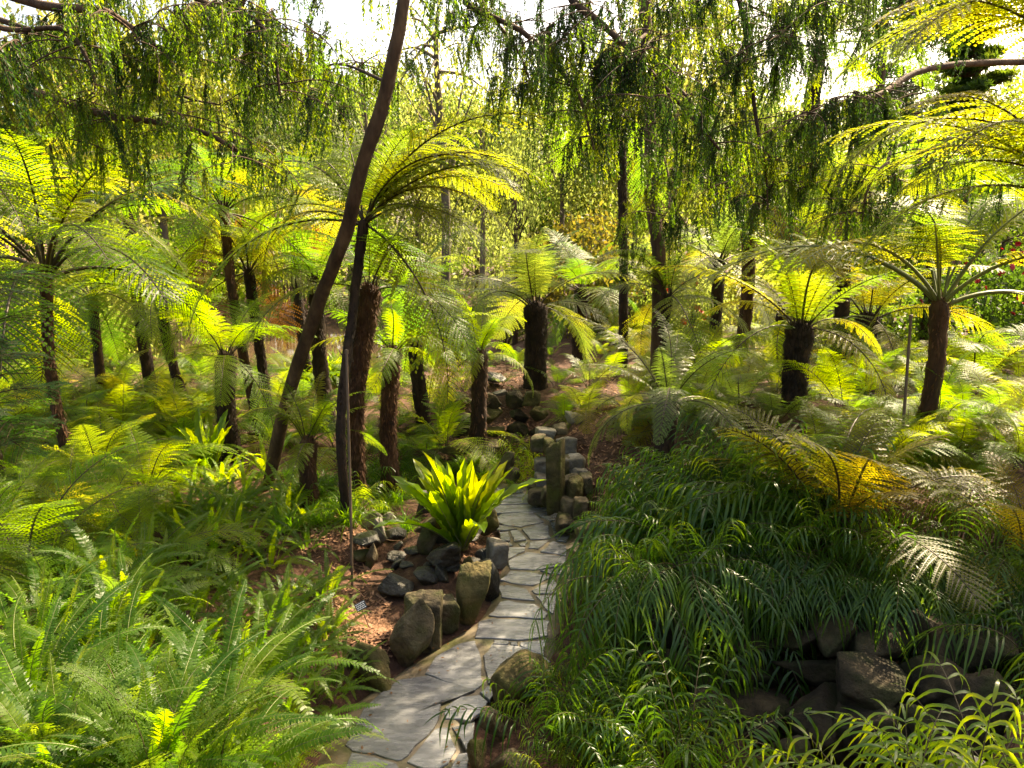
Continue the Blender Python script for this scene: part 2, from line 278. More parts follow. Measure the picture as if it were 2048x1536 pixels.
# ------------------------------------------------------------------ path: mortar bed and traced flagstones
def crop2(X, Y): return (683 + X / 3, 1024 + Y / 3)
def crop4(X, Y): return (640 + X * .2734, 860 + Y * .2734)
STONES2 = [
 [(20, 1400), (130, 1180), (230, 1090), (340, 1010), (520, 985), (800, 1075), (690, 1120), (600, 1135), (585, 1240), (560, 1290), (400, 1460), (330, 1490), (200, 1450), (60, 1430)],
 [(500, 970), (560, 870), (700, 790), (800, 770), (830, 840), (850, 1030), (800, 1070)],
 [(850, 860), (900, 795), (1060, 803), (1180, 845), (1260, 900), (1110, 960), (960, 1040), (880, 1030)],
 [(830, 1080), (880, 1040), (930, 1070), (890, 1130)], [(620, 1240), (620, 1170), (720, 1105), (830, 1095), (880, 1135), (840, 1200), (770, 1255)],
 [(390, 1500), (560, 1300), (640, 1290), (690, 1420), (640, 1510), (560, 1560)], [(660, 1290), (800, 1260), (790, 1390), (750, 1430)],
 [(640, 1570), (700, 1450), (775, 1440), (750, 1570)], [(800, 755), (820, 660), (900, 635), (1250, 650), (1240, 740), (1060, 768), (900, 757)],
 [(912, 768), (1000, 773), (1000, 795), (905, 790)], [(1010, 778), (1060, 778), (1060, 800), (1015, 800)], [(1072, 783), (1230, 770), (1215, 865), (1085, 812)],
 [(880, 620), (950, 540), (1000, 530), (1160, 552), (1240, 610), (1220, 637), (1000, 628)], [(1165, 502), (1290, 498), (1270, 610), (1225, 582)],
 [(940, 440), (1000, 438), (1110, 460), (1160, 530), (960, 512)], [(1140, 470), (1270, 402), (1300, 440), (1290, 490), (1165, 490)],
 [(950, 405), (1010, 352), (1100, 357), (1265, 388), (1150, 440), (1020, 425)], [(1000, 292), (1110, 242), (1350, 272), (1340, 322), (1150, 348), (1010, 340)],
 [(1190, 352), (1345, 332), (1330, 375), (1260, 376)], [(970, 212), (1100, 210), (1100, 235), (1000, 280), (980, 250)],
 [(1190, 237), (1270, 172), (1350, 200), (1350, 262)], [(1130, 178), (1250, 167), (1180, 222), (1120, 217)], [(1060, 192), (1120, 177), (1105, 205), (1070, 202)],
 [(965, 190), (1010, 182), (1030, 202), (968, 205)], [(1012, 112), (1060, 107), (1110, 165), (1035, 178)], [(945, 122), (1000, 117), (1010, 175), (960, 175)],
 [(1080, 102), (1200, 68), (1240, 82), (1258, 158), (1132, 165)], [(1255, 62), (1320, 52), (1390, 112), (1350, 182), (1290, 172)], [(905, 72), (1055, 100), (1000, 110), (935, 112)],
 # below the frame
 [(60, 1445), (190, 1470), (330, 1510), (370, 1580), (200, 1680), (0, 1600)], [(390, 1530), (560, 1580), (640, 1600), (560, 1720), (300, 1700), (260, 1660)]]
STONES4 = [[(1255, 660), (1330, 612), (1560, 602), (1640, 668), (1470, 708), (1380, 700)], [(1582, 612), (1740, 602), (1722, 660), (1682, 668)],
 [(1225, 605), (1300, 552), (1680, 542), (1690, 594), (1560, 598), (1330, 606)], [(1270, 490), (1500, 457), (1560, 480), (1600, 533), (1300, 545)],
 [(1290, 425), (1480, 425), (1490, 452), (1300, 478)]]
def build_path():
    left = [(560, 1680), (640, 1470), (700, 1395), (855, 1290), (960, 1222), (990, 1150), (1003, 1100), (985, 1040), (972, 985), (985, 966)]
    right = [(960, 1680), (945, 1500), (960, 1410), (1085, 1330), (1130, 1240), (1150, 1130), (1165, 1080), (1165, 1040), (1140, 1005), (1090, 966)]
    Lp = spline([G(u, v) for u, v in left], 60); Rp = spline([G(u, v) for u, v in right], 60)
    mb = MB(); K = 9; tt = np.linspace(0, 1, K)
    V = (Lp[:, None] * (1 - tt)[None, :, None] + Rp[:, None] * tt[None, :, None])
    V[..., 2] = -.011 + rng.normal(0, .0015, V.shape[:2]); V[:, 0, 2] = V[:, -1, 2] = -.09
    i, j = np.meshgrid(np.arange(K - 1), np.arange(59)); a = (j * K + i).ravel()
    mb.add(V, np.stack([a, a + 1, a + K + 1, a + K], 1), 0, True)
    path = tag(mobj('path', mb.mesh('path', [MORTAR])), 'winding wet crazy paved stone path', kind='structure')
    for k, (poly, cf) in enumerate([(s, crop2) for s in STONES2] + [(s, crop4) for s in STONES4]):
        P = np.array([G(*cf(*q))[:2] for q in poly]); c = P.mean(0)
        # densify and roughen the outline, inset a little
        Q = []
        for a, b in zip(P, np.roll(P, -1, 0)):
            n = max(2, int(np.linalg.norm(b - a) / .09))
            for t in np.arange(n) / n: Q.append(a + (b - a) * t + (rng.normal(0, .008, 2) if t else 0))
        Q = np.array(Q); d = c - Q; Q = Q + d * .003 / np.maximum(np.linalg.norm(d, axis=1, keepdims=True), .1)
        n = len(Q); h = rng.uniform(0, .006); tl = rng.normal(0, .006, 2)
        zt = h + (Q - c) @ tl
        In = Q + (c - Q) * np.minimum(.005 / np.maximum(np.linalg.norm(c - Q, axis=1, keepdims=True), .02), .4)
        In2 = c + (In - c) * .55
        V = np.vstack([np.c_[Q, np.full(n, -.03)], np.c_[Q, zt - .005], np.c_[In, h + (In - c) @ tl], np.c_[In2, h + (In2 - c) @ tl], [[*c, h]]])
        V[:, :2] -= c; i = np.arange(n); j = (i + 1) % n; mb = MB()
        F = np.vstack([np.stack([i + r * n, j + r * n, j + (r + 1) * n, i + (r + 1) * n], 1) for r in range(3)])
        mb.add(V, F, 0, False); me = None
        mb.f.append(np.stack([i + 3 * n, j + 3 * n, np.full(n, 4 * n)], 1)); mb.m.append(0); mb.sm.append(False)
        mobj('flagstone', mb.mesh('flagstone', [FLAG]), path, (c[0], c[1], 0))
build_path()

# ------------------------------------------------------------------ rocks
def icos(sub):
    import bmesh
    bm = bmesh.new(); bmesh.ops.create_icosphere(bm, subdivisions=sub, radius=1)
    v = np.array([p.co[:] for p in bm.verts]); f = np.array([[q.index for q in p.verts] for p in bm.faces]); bm.free(); return v, f
ICO = {4: icos(4), 5: icos(5)}
def vnoise(p, s, seed):
    r = np.random.default_rng(seed); out = 0
    for o in range(4):
        k = r.normal(0, 1, (5, 3)) * s * 1.9 ** o; ph = r.uniform(0, 6.28, 5)
        out = out + np.sin(p @ k.T + ph).sum(1) / 5 * .6 ** o
    return out
def rock_mesh(seed, dims, soft=34, sub=4, mat=None, boxy=False, rough=.045):
    sub = 5 if max(dims) > .4 else 4; soft = 34 if boxy or mat is ROCKD else 17
    r = np.random.default_rng(seed); v, f = ICO[sub]
    n = norm(r.normal(0, 1, (15, 3))); d = r.uniform(.58, 1.0, 15)
    if boxy:
        n = norm(np.vstack([np.eye(3), -np.eye(3)]) + r.normal(0, .13, (6, 3))); n = np.vstack([n, norm(r.normal(0, 1, (7, 3)))]); d = np.concatenate([r.uniform(.78, .95, 6), r.uniform(.95, 1.15, 7)])
    q = np.maximum(v @ n.T, .02) / d; rad = 1 / ((q ** soft).sum(1) ** (1 / soft))
    rad = rad * (1 + rough * vnoise(v, 2.2, seed) + .02 * vnoise(v, 7.0, seed + 1) - .05 * np.abs(vnoise(v, 3.4, seed + 2))); p = v * rad[:, None]
    p = p / np.abs(p).max(0)
    p = p * (np.asarray(dims) / 2); p[:, 2] += dims[2] / 2
    mb = MB(); mb.add(p, f, 0, True); me = mb.mesh('rock', [mat or ROCK])
    return me
RSEED = [100]
def rock(u, v, wpx, hpx, label, mat=None, z=None, dep=None, name='rock', parent=None, rz=None, boxy=False, tilt=0.0, cat='rock', group=None, sub=3, sink=.12):
    """rock whose foot is seen at (u, v): width and height in photograph pixels at its own distance"""
    if z is None:
        p = G(u, v, 0.1)
        for _ in range(4): p = G(u, v, g1(p[0], p[1]))
    else: p = G(u, v, z)
    d = (p - CAM) @ FW; W = wpx / FPX * d; H = hpx / FPX * d * 1.05; D = dep or W * .8
    RSEED[0] += 1; s = RSEED[0]
    me = rock_mesh(s, (W, D, H * (1 + sink)), mat=mat, boxy=boxy, sub=sub)
    rr = np.random.default_rng(s)
    o = mobj(name, me, parent, (p[0], p[1] + D * .35, p[2] - H * sink), (rr.normal(0, .05), tilt, rr.uniform(-.35, .35) if rz is None else rz))
    if parent is None: tag(o, label, cat, group)
    return o
KERB = 'boulders edging the path'
rock(735, 1392, 110, 135, 'large brown boulder, nearest the camera of the row left of the path', group=KERB, mat=ROCKM, sub=4)
rock(806, 1338, 88, 140, 'tall pointed brown boulder leaning between its neighbours left of the path', group=KERB, tilt=.18, sub=4)
rock(848, 1306, 84, 112, 'grey-brown boulder with flat top, third from the camera left of the path', group=KERB, boxy=True, sub=4)
rock(893, 1272, 52, 76, 'small squarish brown rock between two larger boulders left of the path', group=KERB, boxy=True)
rock(938, 1258, 92, 140, 'tall rounded mossy boulder standing at the bend of the path', group=KERB, mat=ROCKM, sub=4)
rock(978, 1207, 56, 82, 'dark rounded boulder beside the tall mossy boulder', group=KERB, mat=ROCKW)
rock(860, 1313, 40, 60, 'small dark rock wedged low at the path edge between boulders', group=KERB, mat=ROCKW)
rock(940, 1170, 40, 60, 'egg shaped brown cobble behind the tall mossy boulder', mat=ROCKM)
rock(946, 1155, 36, 42, 'round dark cobble beside the slab at the path edge', mat=ROCKW)
rock(974, 1160, 34, 42, 'rounded dark cobble touching the path below the pale slab', mat=ROCKW)
rock(962, 1135, 44, 38, 'smooth dark cobble lying under the nest fern', mat=ROCKW)
rock(996, 1140, 50, 56, 'pale flat topped slab on edge beside the path', mat=ROCKP, boxy=True, rz=.25)
rock(892, 1150, 86, 70, 'broad dark boulder holding up the nest fern bed', mat=ROCKW, sub=4)
rock(972, 1085, 56, 76, 'brown boulder right behind the nest fern against the path', mat=ROCKM)
rock(852, 1112, 48, 58, 'brown rock left of the nest fern base', mat=ROCK)
rock(858, 1086, 60, 50, 'reddish brown rock behind the nest fern on the stream side', mat=ROCK)
rock(850, 1035, 40, 50, 'dark rock with hollow side above the stream', mat=ROCKW)
rock(902, 1092, 130, 30, 'low wide rock under the soil of the nest fern', mat=ROCKW)
# stream stones
STR = 'wet stones in the little stream'
for (u, v, ww, hh, lab, mt) in (
 (785, 1202, 82, 46, 'large dark wet stone across the stream outflow', ROCKW), (845, 1178, 60, 42, 'blocky wet stone next to the large stream stone', ROCKW),
 (878, 1166, 44, 34, 'small wet stone below the nest fern bed in the stream', ROCKW), (905, 1150, 34, 26, 'rounded pebble-like wet stone at the foot of the nest fern bed', ROCKW),
 (800, 1125, 62, 16, 'flat grey stone slab in the stream middle', ROCKW), (852, 1142, 56, 14, 'thin flat slab lying in the stream, right side', ROCKW),
 (782, 1150, 40, 22, 'small broken slab at the left stream edge', ROCKW), (830, 1112, 50, 14, 'thin upper slab of the stream cascade', ROCKW),
 (790, 1085, 56, 26, 'wet dark stone at the top of the stream cascade', ROCKW), (812, 1140, 34, 16, 'little wet stone in the stream centre', ROCKW),
 (850, 1228, 74, 14, 'flat slab at the lower end of the stream', ROCKW), (900, 1222, 60, 14, 'low wet slab between stream end and mossy boulder', ROCKW),
 (800, 1100, 30, 18, 'small stone beside the cascade top', ROCKW),
 (742, 1068, 44, 44, 'sunlit pale rock on the mulch left of the stream', ROCKP), (715, 1048, 40, 30, 'tan rock behind the thin trunk base', ROCKP), (757, 1092, 30, 54, 'upright pale rock at the left stream bank', ROCKP),
 (735, 1100, 66, 34, 'flat dark ledge rock on the left stream bank', ROCKW), (748, 1140, 34, 60, 'narrow upright brown rock on the left stream bank', ROCK), (716, 1130, 56, 30, 'low rounded tan rock by the thin metal rod', ROCK),
 (768, 1060, 36, 34, 'small rock above the cascade', ROCKP)):
    rock(u, v, ww, hh, lab, mat=mt, group=STR if 'stream' in lab else None)
# right foreground
rock(1035, 1430, 150, 95, 'long mossy yellow-brown boulder at the near right path edge', mat=ROCKM, z=-.05, group=KERB, sub=4)
rock(978, 1500, 84, 95, 'brown boulder below the mossy boulder at the near right path edge', z=-.05, group=KERB, sub=4)
rock(950, 1555, 60, 70, 'small mossy rock at the bottom edge of the picture right of the path', mat=ROCKM, z=-.05, group=KERB)
rock(1020, 1570, 80, 60, 'grey rock at the bottom edge beside the ribbon ferns', z=-.05, group=KERB)
rock(1075, 1372, 80, 60, 'mossy rock half hidden under the ribbon fern right of the path', mat=ROCKM, z=-.05, group=KERB)
rock(1600, 1545, 90, 60, 'dark reddish rock on the floor of the shaded hollow', z=-.2)
rock(1535, 1600, 90, 60, 'low rock at the bottom of the shaded hollow', z=-.2)
rock(1960, 1590, 150, 50, 'pale grey flat rock under the bright fern in the lower right corner', mat=ROCKP, z=.95)
rock(1010, 955, 40, 48, 'brown rock at the far end of the path below the ribbon fern', z=.1)
rock(1030, 968, 40, 40, 'small rock at the far end of the path', z=.05)
rock(905, 915, 60, 24, 'flat mossy slab in front of the middle tree fern', mat=ROCKM, z=.25)
rock(985, 905, 60, 22, 'low brown rock right of the middle tree fern foot', z=.25)
rock(1022, 888, 44, 18, 'low rock before the dark stone wall', z=.25)
rock(985, 765, 60, 20, 'grey slab lying on the mulch terrace', mat=ROCKW, z=.9)
rock(1000, 795, 36, 14, 'flat slate-coloured stone on the mulch terrace', mat=ROCKP, z=.85)
# right path wall: upright stone and stacked stones
wall = empty('dry_stone_wall', G(1110, 1010, 0)); tag(wall, 'dry stone retaining wall with tall upright slab right of the path end', 'wall')
wl = np.array(wall.location)
def wstone(parent, org, u, v, d, wpx, hpx, mat, boxy=True, dep=.35, tilt=0, rz=None):
    RSEED[0] += 1; s = RSEED[0]; p = A(u, v, d); W = wpx / FPX * d; H = hpx / FPX * d
    rr = np.random.default_rng(s); me = rock_mesh(s, (W, dep, H), mat=mat, boxy=boxy, sub=3, soft=18)
    return mobj('stone', me, parent, p - org, (rr.normal(0, .06), tilt + rr.normal(0, .04), rr.uniform(-.3, .3) if rz is None else rz))
for (u, v, d, ww, hh, mt) in ((1112, 1035, 9.9, 34, 165, ROCKM), (1135, 912, 11.0, 52, 42, ROCKP), (1150, 945, 10.6, 40, 36, ROCKP), (1083, 945, 11.0, 34, 32, ROCKP), (1086, 978, 10.8, 38, 34, ROCKP),
   (1078, 905, 11.2, 32, 36, ROCK), (1075, 1010, 10.5, 44, 36, ROCK), (1137, 990, 10.2, 34, 44, ROCK), (1150, 1010, 9.9, 34, 60, ROCKM), (1135, 1030, 9.8, 36, 40, ROCK), (1160, 1040, 9.6, 32, 50, ROCK), (1170, 985, 10.0, 30, 40, ROCK),
   (1160, 965, 10.4, 36, 34, ROCKP), (1128, 952, 10.6, 30, 40, ROCK), (1090, 880, 11.5, 42, 26, ROCKP), (1120, 870, 11.7, 36, 24, ROCK), (1150, 850, 12.0, 40, 26, ROCKP), (1130, 1060, 9.5, 40, 30, ROCK), (1168, 1085, 9.0, 40, 44, ROCK), (1066, 985, 10.8, 26, 30, ROCK), (1096, 912, 11.1, 26, 40, ROCKM), (1093, 1010, 10.3, 26, 40, ROCK)):
    wstone(wall, wl, u, v, d, ww, hh, mt)
wall2 = empty('mossy_stone_wall', A(970, 880, 13.4)); tag(wall2, 'low dark mossy stone wall holding the mulch terrace in the middle distance', 'wall')
wl = np.array(wall2.location)
for r_, vv in enumerate((884, 850, 818)):
    u = 900 + rng.uniform(0, 20)
    while u < 1066:
        ww = rng.uniform(26, 66); wstone(wall2, wl, u + ww / 2, vv + rng.uniform(-7, 7), 13.4 + r_ * .07 + rng.uniform(-.1, .1), ww + 6, rng.uniform(32, 46), ROCKD if rng.random() < .6 else ROCKM, dep=.4, boxy=rng.random() < .4); u += ww
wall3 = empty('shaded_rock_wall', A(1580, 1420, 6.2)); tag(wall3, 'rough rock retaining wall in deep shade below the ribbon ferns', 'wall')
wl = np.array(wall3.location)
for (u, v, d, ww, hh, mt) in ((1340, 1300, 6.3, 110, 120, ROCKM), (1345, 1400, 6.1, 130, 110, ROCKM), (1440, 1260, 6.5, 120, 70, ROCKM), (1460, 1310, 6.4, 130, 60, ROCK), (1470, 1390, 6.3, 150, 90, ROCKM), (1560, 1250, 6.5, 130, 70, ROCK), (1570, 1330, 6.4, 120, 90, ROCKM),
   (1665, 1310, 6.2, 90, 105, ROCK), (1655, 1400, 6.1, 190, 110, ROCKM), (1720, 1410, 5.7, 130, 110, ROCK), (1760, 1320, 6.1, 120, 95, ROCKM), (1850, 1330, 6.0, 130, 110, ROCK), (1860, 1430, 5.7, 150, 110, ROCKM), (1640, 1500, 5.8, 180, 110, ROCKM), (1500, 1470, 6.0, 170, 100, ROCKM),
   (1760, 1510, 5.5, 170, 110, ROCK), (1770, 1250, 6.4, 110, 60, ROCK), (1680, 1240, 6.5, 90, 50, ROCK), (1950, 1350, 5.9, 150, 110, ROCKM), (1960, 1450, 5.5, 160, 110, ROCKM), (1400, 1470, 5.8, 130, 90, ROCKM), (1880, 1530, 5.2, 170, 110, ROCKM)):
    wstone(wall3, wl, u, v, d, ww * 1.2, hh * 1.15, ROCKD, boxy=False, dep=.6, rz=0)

# ------------------------------------------------------------------ frond templates
def rachis(a0, a1, p=1.2, sway=0.0, n=41):
    s = np.linspace(0, 1, n); th = R(a0) + (R(a1) - R(a0)) * s ** p; ds = 1 / (n - 1)
    x = np.concatenate(([0], np.cumsum(np.cos((th[1:] + th[:-1]) / 2) * ds))); z = np.concatenate(([0], np.cumsum(np.sin((th[1:] + th[:-1]) / 2) * ds)))
    return s, np.stack([x, sway * s ** 2, z], 1)
def at_s(s, C, q): return np.stack([np.interp(q, s, C[:, k]) for k in range(3)], -1)
def frond_mesh(name, a0, a1, p=1.2, stipe=.12, npin=28, half=.30, phi=18, nleaf=15, droop=.28, rw=.0075, sway=0., seed=0, mats=None, prof='lance', vee=.12, triple=0, dense=1.0):
    r = np.random.default_rng(seed); mb = MB(); s, C = rachis(a0, a1, p, sway)
    tube(mb, C[::2], np.linspace(rw, rw * .18, len(C[::2])), 4, 1)
    T = norm(np.gradient(C, axis=0)); q = np.linspace(stipe, .985, npin); gap = (1 - stipe) / npin
    B = at_s(s, C, q); TT = norm(at_s(s, T, q)); Sd = np.array((0, 1.0, 0)); Nn = norm(np.cross(TT, np.broadcast_to(Sd, TT.shape))); Nn = np.where(Nn[:, 2:3] < 0, -Nn, Nn)
    for i in range(npin):
        t_ = (q[i] - stipe) / (1 - stipe)
        if prof == 'lance': f = (.45 + .55 * (t_ / .35) ** .8) if t_ < .35 else ((1 - t_) / .65) ** .62
        else: f = (1 - t_) ** .8
        f = max(f, .05)
        for sg in (-1, 1):
            l = half * f * r.uniform(.9, 1.06); ph = R(phi + 25 * t_ + r.normal(0, 3))
            d = Sd * sg * math.cos(ph) + TT[i] * math.sin(ph) + Nn[i] * (vee + r.normal(0, .04)); d /= np.linalg.norm(d)
            k = max(4, int(nleaf * (f ** .6))); t = (np.arange(k) + .6) / k
            dr = droop * r.uniform(.75, 1.3)
            def pos(t): return B[i] + d * (l * t)[:, None] + np.array((0, 0, -1.0)) * (dr * l * t ** 2)[:, None]
            pp = pos(t); dd = norm(pos(t + .02) - pos(t - .02))
            e0 = TT[i] - (TT[i] @ d) * d; e0 /= np.linalg.norm(e0)
            ll = gap * .70 * dense * (np.minimum(1, 1.15 - t) ** .55) * (.55 + .45 * f ** .5)
            ax = pos(np.linspace(0, .97, 5)); hw = rw * .28 * np.linspace(1, .3, 5)
            V = np.concatenate([ax - e0 * hw[:, None], ax + e0 * hw[:, None]]); j = np.arange(4)
            mb.add(V, np.stack([j, j + 1, j + 6, j + 5], 1), 0 if triple else 1)
            for s2 in (-1, 1):
                e = norm(e0 * s2 + dd * .45 + Nn[i] * r.normal(0, .10, (k, 1))) * ll[:, None] * r.uniform(.85, 1.1, (k, 1))
                if triple:
                    m = triple
                    for h in range(m):
                        g = (h + .3) / m; bb = pp + e * g
                        for s3 in (-1, 1):
                            ee = norm(dd * s3 + norm(e) * .7) * (ll * .5 * (1.05 - g * .7))[:, None]
                            kites(mb, bb, ee, np.cross(norm(ee), Nn[i]) * (ll * .17)[:, None], .15)
                    kites(mb, pp, e, dd * (ll * .07)[:, None], .1)
                else:
                    kites(mb, pp, e, dd * (l / k * .44), .12)
    return mb.mesh(name, mats or [L_GREEN, STEM])
FR = {}
def mkset(key, n, **kw):
    FR[key] = []
    kinds = [('up', 80, 15, 1.5), ('mid', 66, -22, 1.15), ('mid', 58, -38, 1.1), ('low', 40, -62, 1.0), ('low', 28, -70, .9), ('hang', -5, -84, .7)]
    for i in range(n):
        for kd, a0, a1, p in kinds:
            FR[key].append((kd, frond_mesh('frond_' + key, a0 + rng.normal(0, 4), a1 + rng.normal(0, 6), p, sway=rng.normal(0, .07), seed=int(rng.integers(1e6)), **kw)))
mkset('tree', 2, npin=30, nleaf=16)
mkset('stipe', 1, npin=26, nleaf=16, stipe=.30, rw=.012, mats=[L_GREEN, STEMG])
mkset('fan', 1, npin=24, nleaf=18, stipe=.08, half=.17, phi=24, droop=.35)
mkset('lace', 1, npin=14, nleaf=9, stipe=.2, half=.38, prof='tri', triple=2, rw=.006, droop=.2, dense=1.15)
mkset('shield', 1, npin=22, nleaf=12, stipe=.22, half=.26, phi=22, rw=.006, droop=.25)

def strip(mb, ctr, side, wd, m=0, fold=0.0, nrm=None):
    n = len(ctr); off = side * wd[:, None]
    if nrm is None: V = np.concatenate([ctr - off, ctr + off]); j = np.arange(n - 1); mb.add(V, np.stack([j, j + 1, j + n + 1, j + n], 1), m, True)
    else:
        up = nrm * (wd * fold)[:, None]; V = np.concatenate([ctr - off + up, ctr, ctr + off + up]); j = np.arange(n - 1)
        mb.add(V, np.vstack([np.stack([j, j + 1, j + n + 1, j + n], 1), np.stack([j + n, j + n + 1, j + 2 * n + 1, j + 2 * n], 1)]), m, True)
def sword_mesh(a0, a1, seed, npin=44, half=.075, p=1.2):
    r = np.random.default_rng(seed); mb = MB(); s, C = rachis(a0, a1, p, r.normal(0, .12)); tube(mb, C[::2], np.linspace(.005, .0012, len(C[::2])), 3, 1)
    T = norm(np.gradient(C, axis=0)); q = np.linspace(.08, .99, npin); B = at_s(s, C, q); TT = norm(at_s(s, T, q)); Sd = np.array((0, 1.0, 0))
    Nn = norm(np.cross(TT, np.broadcast_to(Sd, TT.shape))); Nn = np.where(Nn[:, 2:3] < 0, -Nn, Nn)
    tt = np.linspace(0, 1, npin); f = np.where(tt < .3, .6 + .4 * tt / .3, ((1 - tt) / .7) ** .45); f = np.maximum(f, .12)
    for sg in (-1, 1):
        l = half * f * r.uniform(.88, 1.1, npin); d = norm(Sd * sg + TT * (.18 + .3 * tt)[:, None] + Nn * r.normal(.12, .16, (npin, 1)))
        w_ = TT * (.5 * .91 / npin * .92); b = B; m1 = B + d * (l * .25)[:, None]; m2 = B + d * (l * .7)[:, None] - Nn * (l * .05)[:, None]; tp = B + d * l[:, None] - Nn * (l * r.uniform(.1, .3, npin))[:, None] + TT * (l * .1)[:, None]
        V = np.stack([b - w_ * .7, b + w_ * .9, m1 + w_, m1 - w_, m2 + w_ * .85, m2 - w_ * .75, tp], 1).reshape(-1, 3); i = np.arange(npin)[:, None] * 7
        mb.add(V, np.concatenate([i + np.array([[0, 1, 2, 3]]), i + np.array([[3, 2, 4, 5]])]), 0); mb.f.append(i + np.array([[5, 4, 6]]) + mb.n - len(V)); mb.m.append(0); mb.sm.append(False)
    return mb.mesh('frond_sword', [L_SWORD, STEMG])
FR['sword'] = [(k, sword_mesh(a0 + rng.normal(0, 4), a1 + rng.normal(0, 8), int(rng.integers(1e6)))) for k, a0, a1 in (('up', 84, 35), ('up', 80, 10), ('mid', 70, -20), ('mid', 62, -45), ('mid', 66, -10), ('low', 45, -70), ('low', 38, -60), ('low', 30, -78))]
def ribbon_mesh(a0, a1, seed, npair=9, rl=.42, rw=.0095, start=.38):
    r = np.random.default_rng(seed); mb = MB(); s, C = rachis(a0, a1, 1.3, r.normal(0, .1)); tube(mb, C[::2], np.linspace(.006, .002, len(C[::2])), 4, 1)
    T = norm(np.gradient(C, axis=0)); q = np.linspace(start, .985, npair); B = at_s(s, C, q); TT = norm(at_s(s, T, q)); Sd = np.array((0, 1.0, 0)); t = np.linspace(0, 1, 8)
    wd = rw * np.array([.35, .85, 1, 1, .95, .8, .5, .05])
    for i in range(npair):
        for sg in (-1, 1):
            f = 1 - .45 * ((q[i] - start) / (1 - start)); l = rl * f * r.uniform(.8, 1.15)
            d = norm(Sd * sg * r.uniform(.8, 1.1) + TT[i] * r.uniform(.5, .9)); g = r.uniform(.7, 1.35)
            P = B[i] + d * (l * t)[:, None] + np.array((0, 0, -1)) * (g * l * t ** 2.0)[:, None] - d * (l * .25 * t ** 2.5)[:, None]
            P = P + TT[i] * (np.sin(t * 7 + r.uniform(0, 6)) * .012 * t)[:, None]
            tg = norm(np.gradient(P, axis=0)); sd = norm(np.cross(tg, np.cross(d, TT[i])) + .001)
            wv = wd * (1 + .12 * np.sin(t * 22 + r.uniform(0, 6)))
            strip(mb, P, sd, wv, 0, .35, norm(np.cross(sd, tg)))
    P = C[-1] + TT[-1] * (rl * .5 * t)[:, None] - np.array((0, 0, 1)) * (rl * .25 * t ** 2)[:, None]
    strip(mb, P, np.broadcast_to(Sd, P.shape), wd)
    return mb.mesh('frond_ribbon', [L_RIBBON, STEM])
FR['ribbon'] = [(k, ribbon_mesh(a0 + rng.normal(0, 4), a1 + rng.normal(0, 8), int(rng.integers(1e6)), npair=int(rng.integers(7, 11)))) for k, a0, a1 in (('up', 84, 60), ('up', 78, 30), ('mid', 66, 0), ('mid', 60, -20), ('mid', 72, 10), ('low', 45, -50), ('low', 30, -60), ('low', 20, -75))]
def nest_leaf(seed, bend):
    r = np.random.default_rng(seed); mb = MB(); s, C = rachis(*bend, 1.4, r.normal(0, .06), 25); T = norm(np.gradient(C, axis=0)); Sd = np.array((0, 1.0, 0)); Nn = norm(np.cross(TT_ := T, np.broadcast_to(Sd, T.shape))); Nn = np.where(Nn[:, 2:3] < 0, -Nn, Nn)
    wd = .070 * np.clip(np.sin(np.pi * np.clip(s * .93 + .05, 0, 1)) ** .55, .12, 1) * np.where(s < .15, .35 + s / .15 * .65, 1) * np.where(s > .93, np.maximum(1 - (s - .93) / .075, .03), 1)
    n = 25; cols = []
    for k, x in enumerate((-1, -.5, 0, .5, 1)):
        wob = abs(x) * (.016 * np.sin(s * 34 + r.uniform(0, 6) + (0 if x < 0 else 2)) + .008 * np.sin(s * 71 + r.uniform(0, 6)))
        cols.append(C + Sd * (wd * x * (1 + .07 * np.sin(s * 40 + k)))[:, None] + Nn * (wd * abs(x) * .45 + wob * (wd / .070))[:, None])
    V = np.concatenate(cols); j = np.arange(n - 1)
    for k in range(4): mb.add(V, np.stack([j + k * n, j + k * n + 1, j + (k + 1) * n + 1, j + (k + 1) * n], 1), 0, True)
    tube(mb, C - Nn * .003, np.linspace(.008, .002, n), 4, 1)
    return mb.mesh('leaf_nest', [L_NEST, STEMG])
FR['nest'] = [(k, nest_leaf(int(rng.integers(1e6)), b)) for k, b in (('up', (86, 74)), ('up', (80, 58)), ('up', (83, 66)), ('mid', (76, 52)), ('mid', (70, 40)), ('low', (58, 18)), ('low', (50, 2)), ('low', (40, -15)))]
def blade_tuft(seed, n=90, L=.5, wd=.006):
    r = np.random.default_rng(seed); mb = MB(); t = np.linspace(0, 1, 7)
    for _ in range(n):
        az = r.uniform(0, 6.283); el = R(r.uniform(45, 88)); l = L * r.uniform(.6, 1.15); b = np.array((r.normal(0, .04), r.normal(0, .04), -.02)); h = np.array((math.cos(az), math.sin(az), 0))
        P = b + h * (l * math.cos(el) * t)[:, None] + np.array((0, 0, 1)) * (l * math.sin(el) * t)[:, None] + h * (l * .35 * t ** 2)[:, None] - np.array((0, 0, 1)) * (l * r.uniform(.35, .9) * t ** 2.4)[:, None]
        strip(mb, P, np.broadcast_to(np.array((-h[1], h[0], 0)), P.shape), wd * np.array([.7, 1, 1, .9, .8, .5, .05]))
    return mb.mesh('blades', [L_GRASS])
TUFT = [blade_tuft(i + 40) for i in range(4)]
CLUMPN = [0]

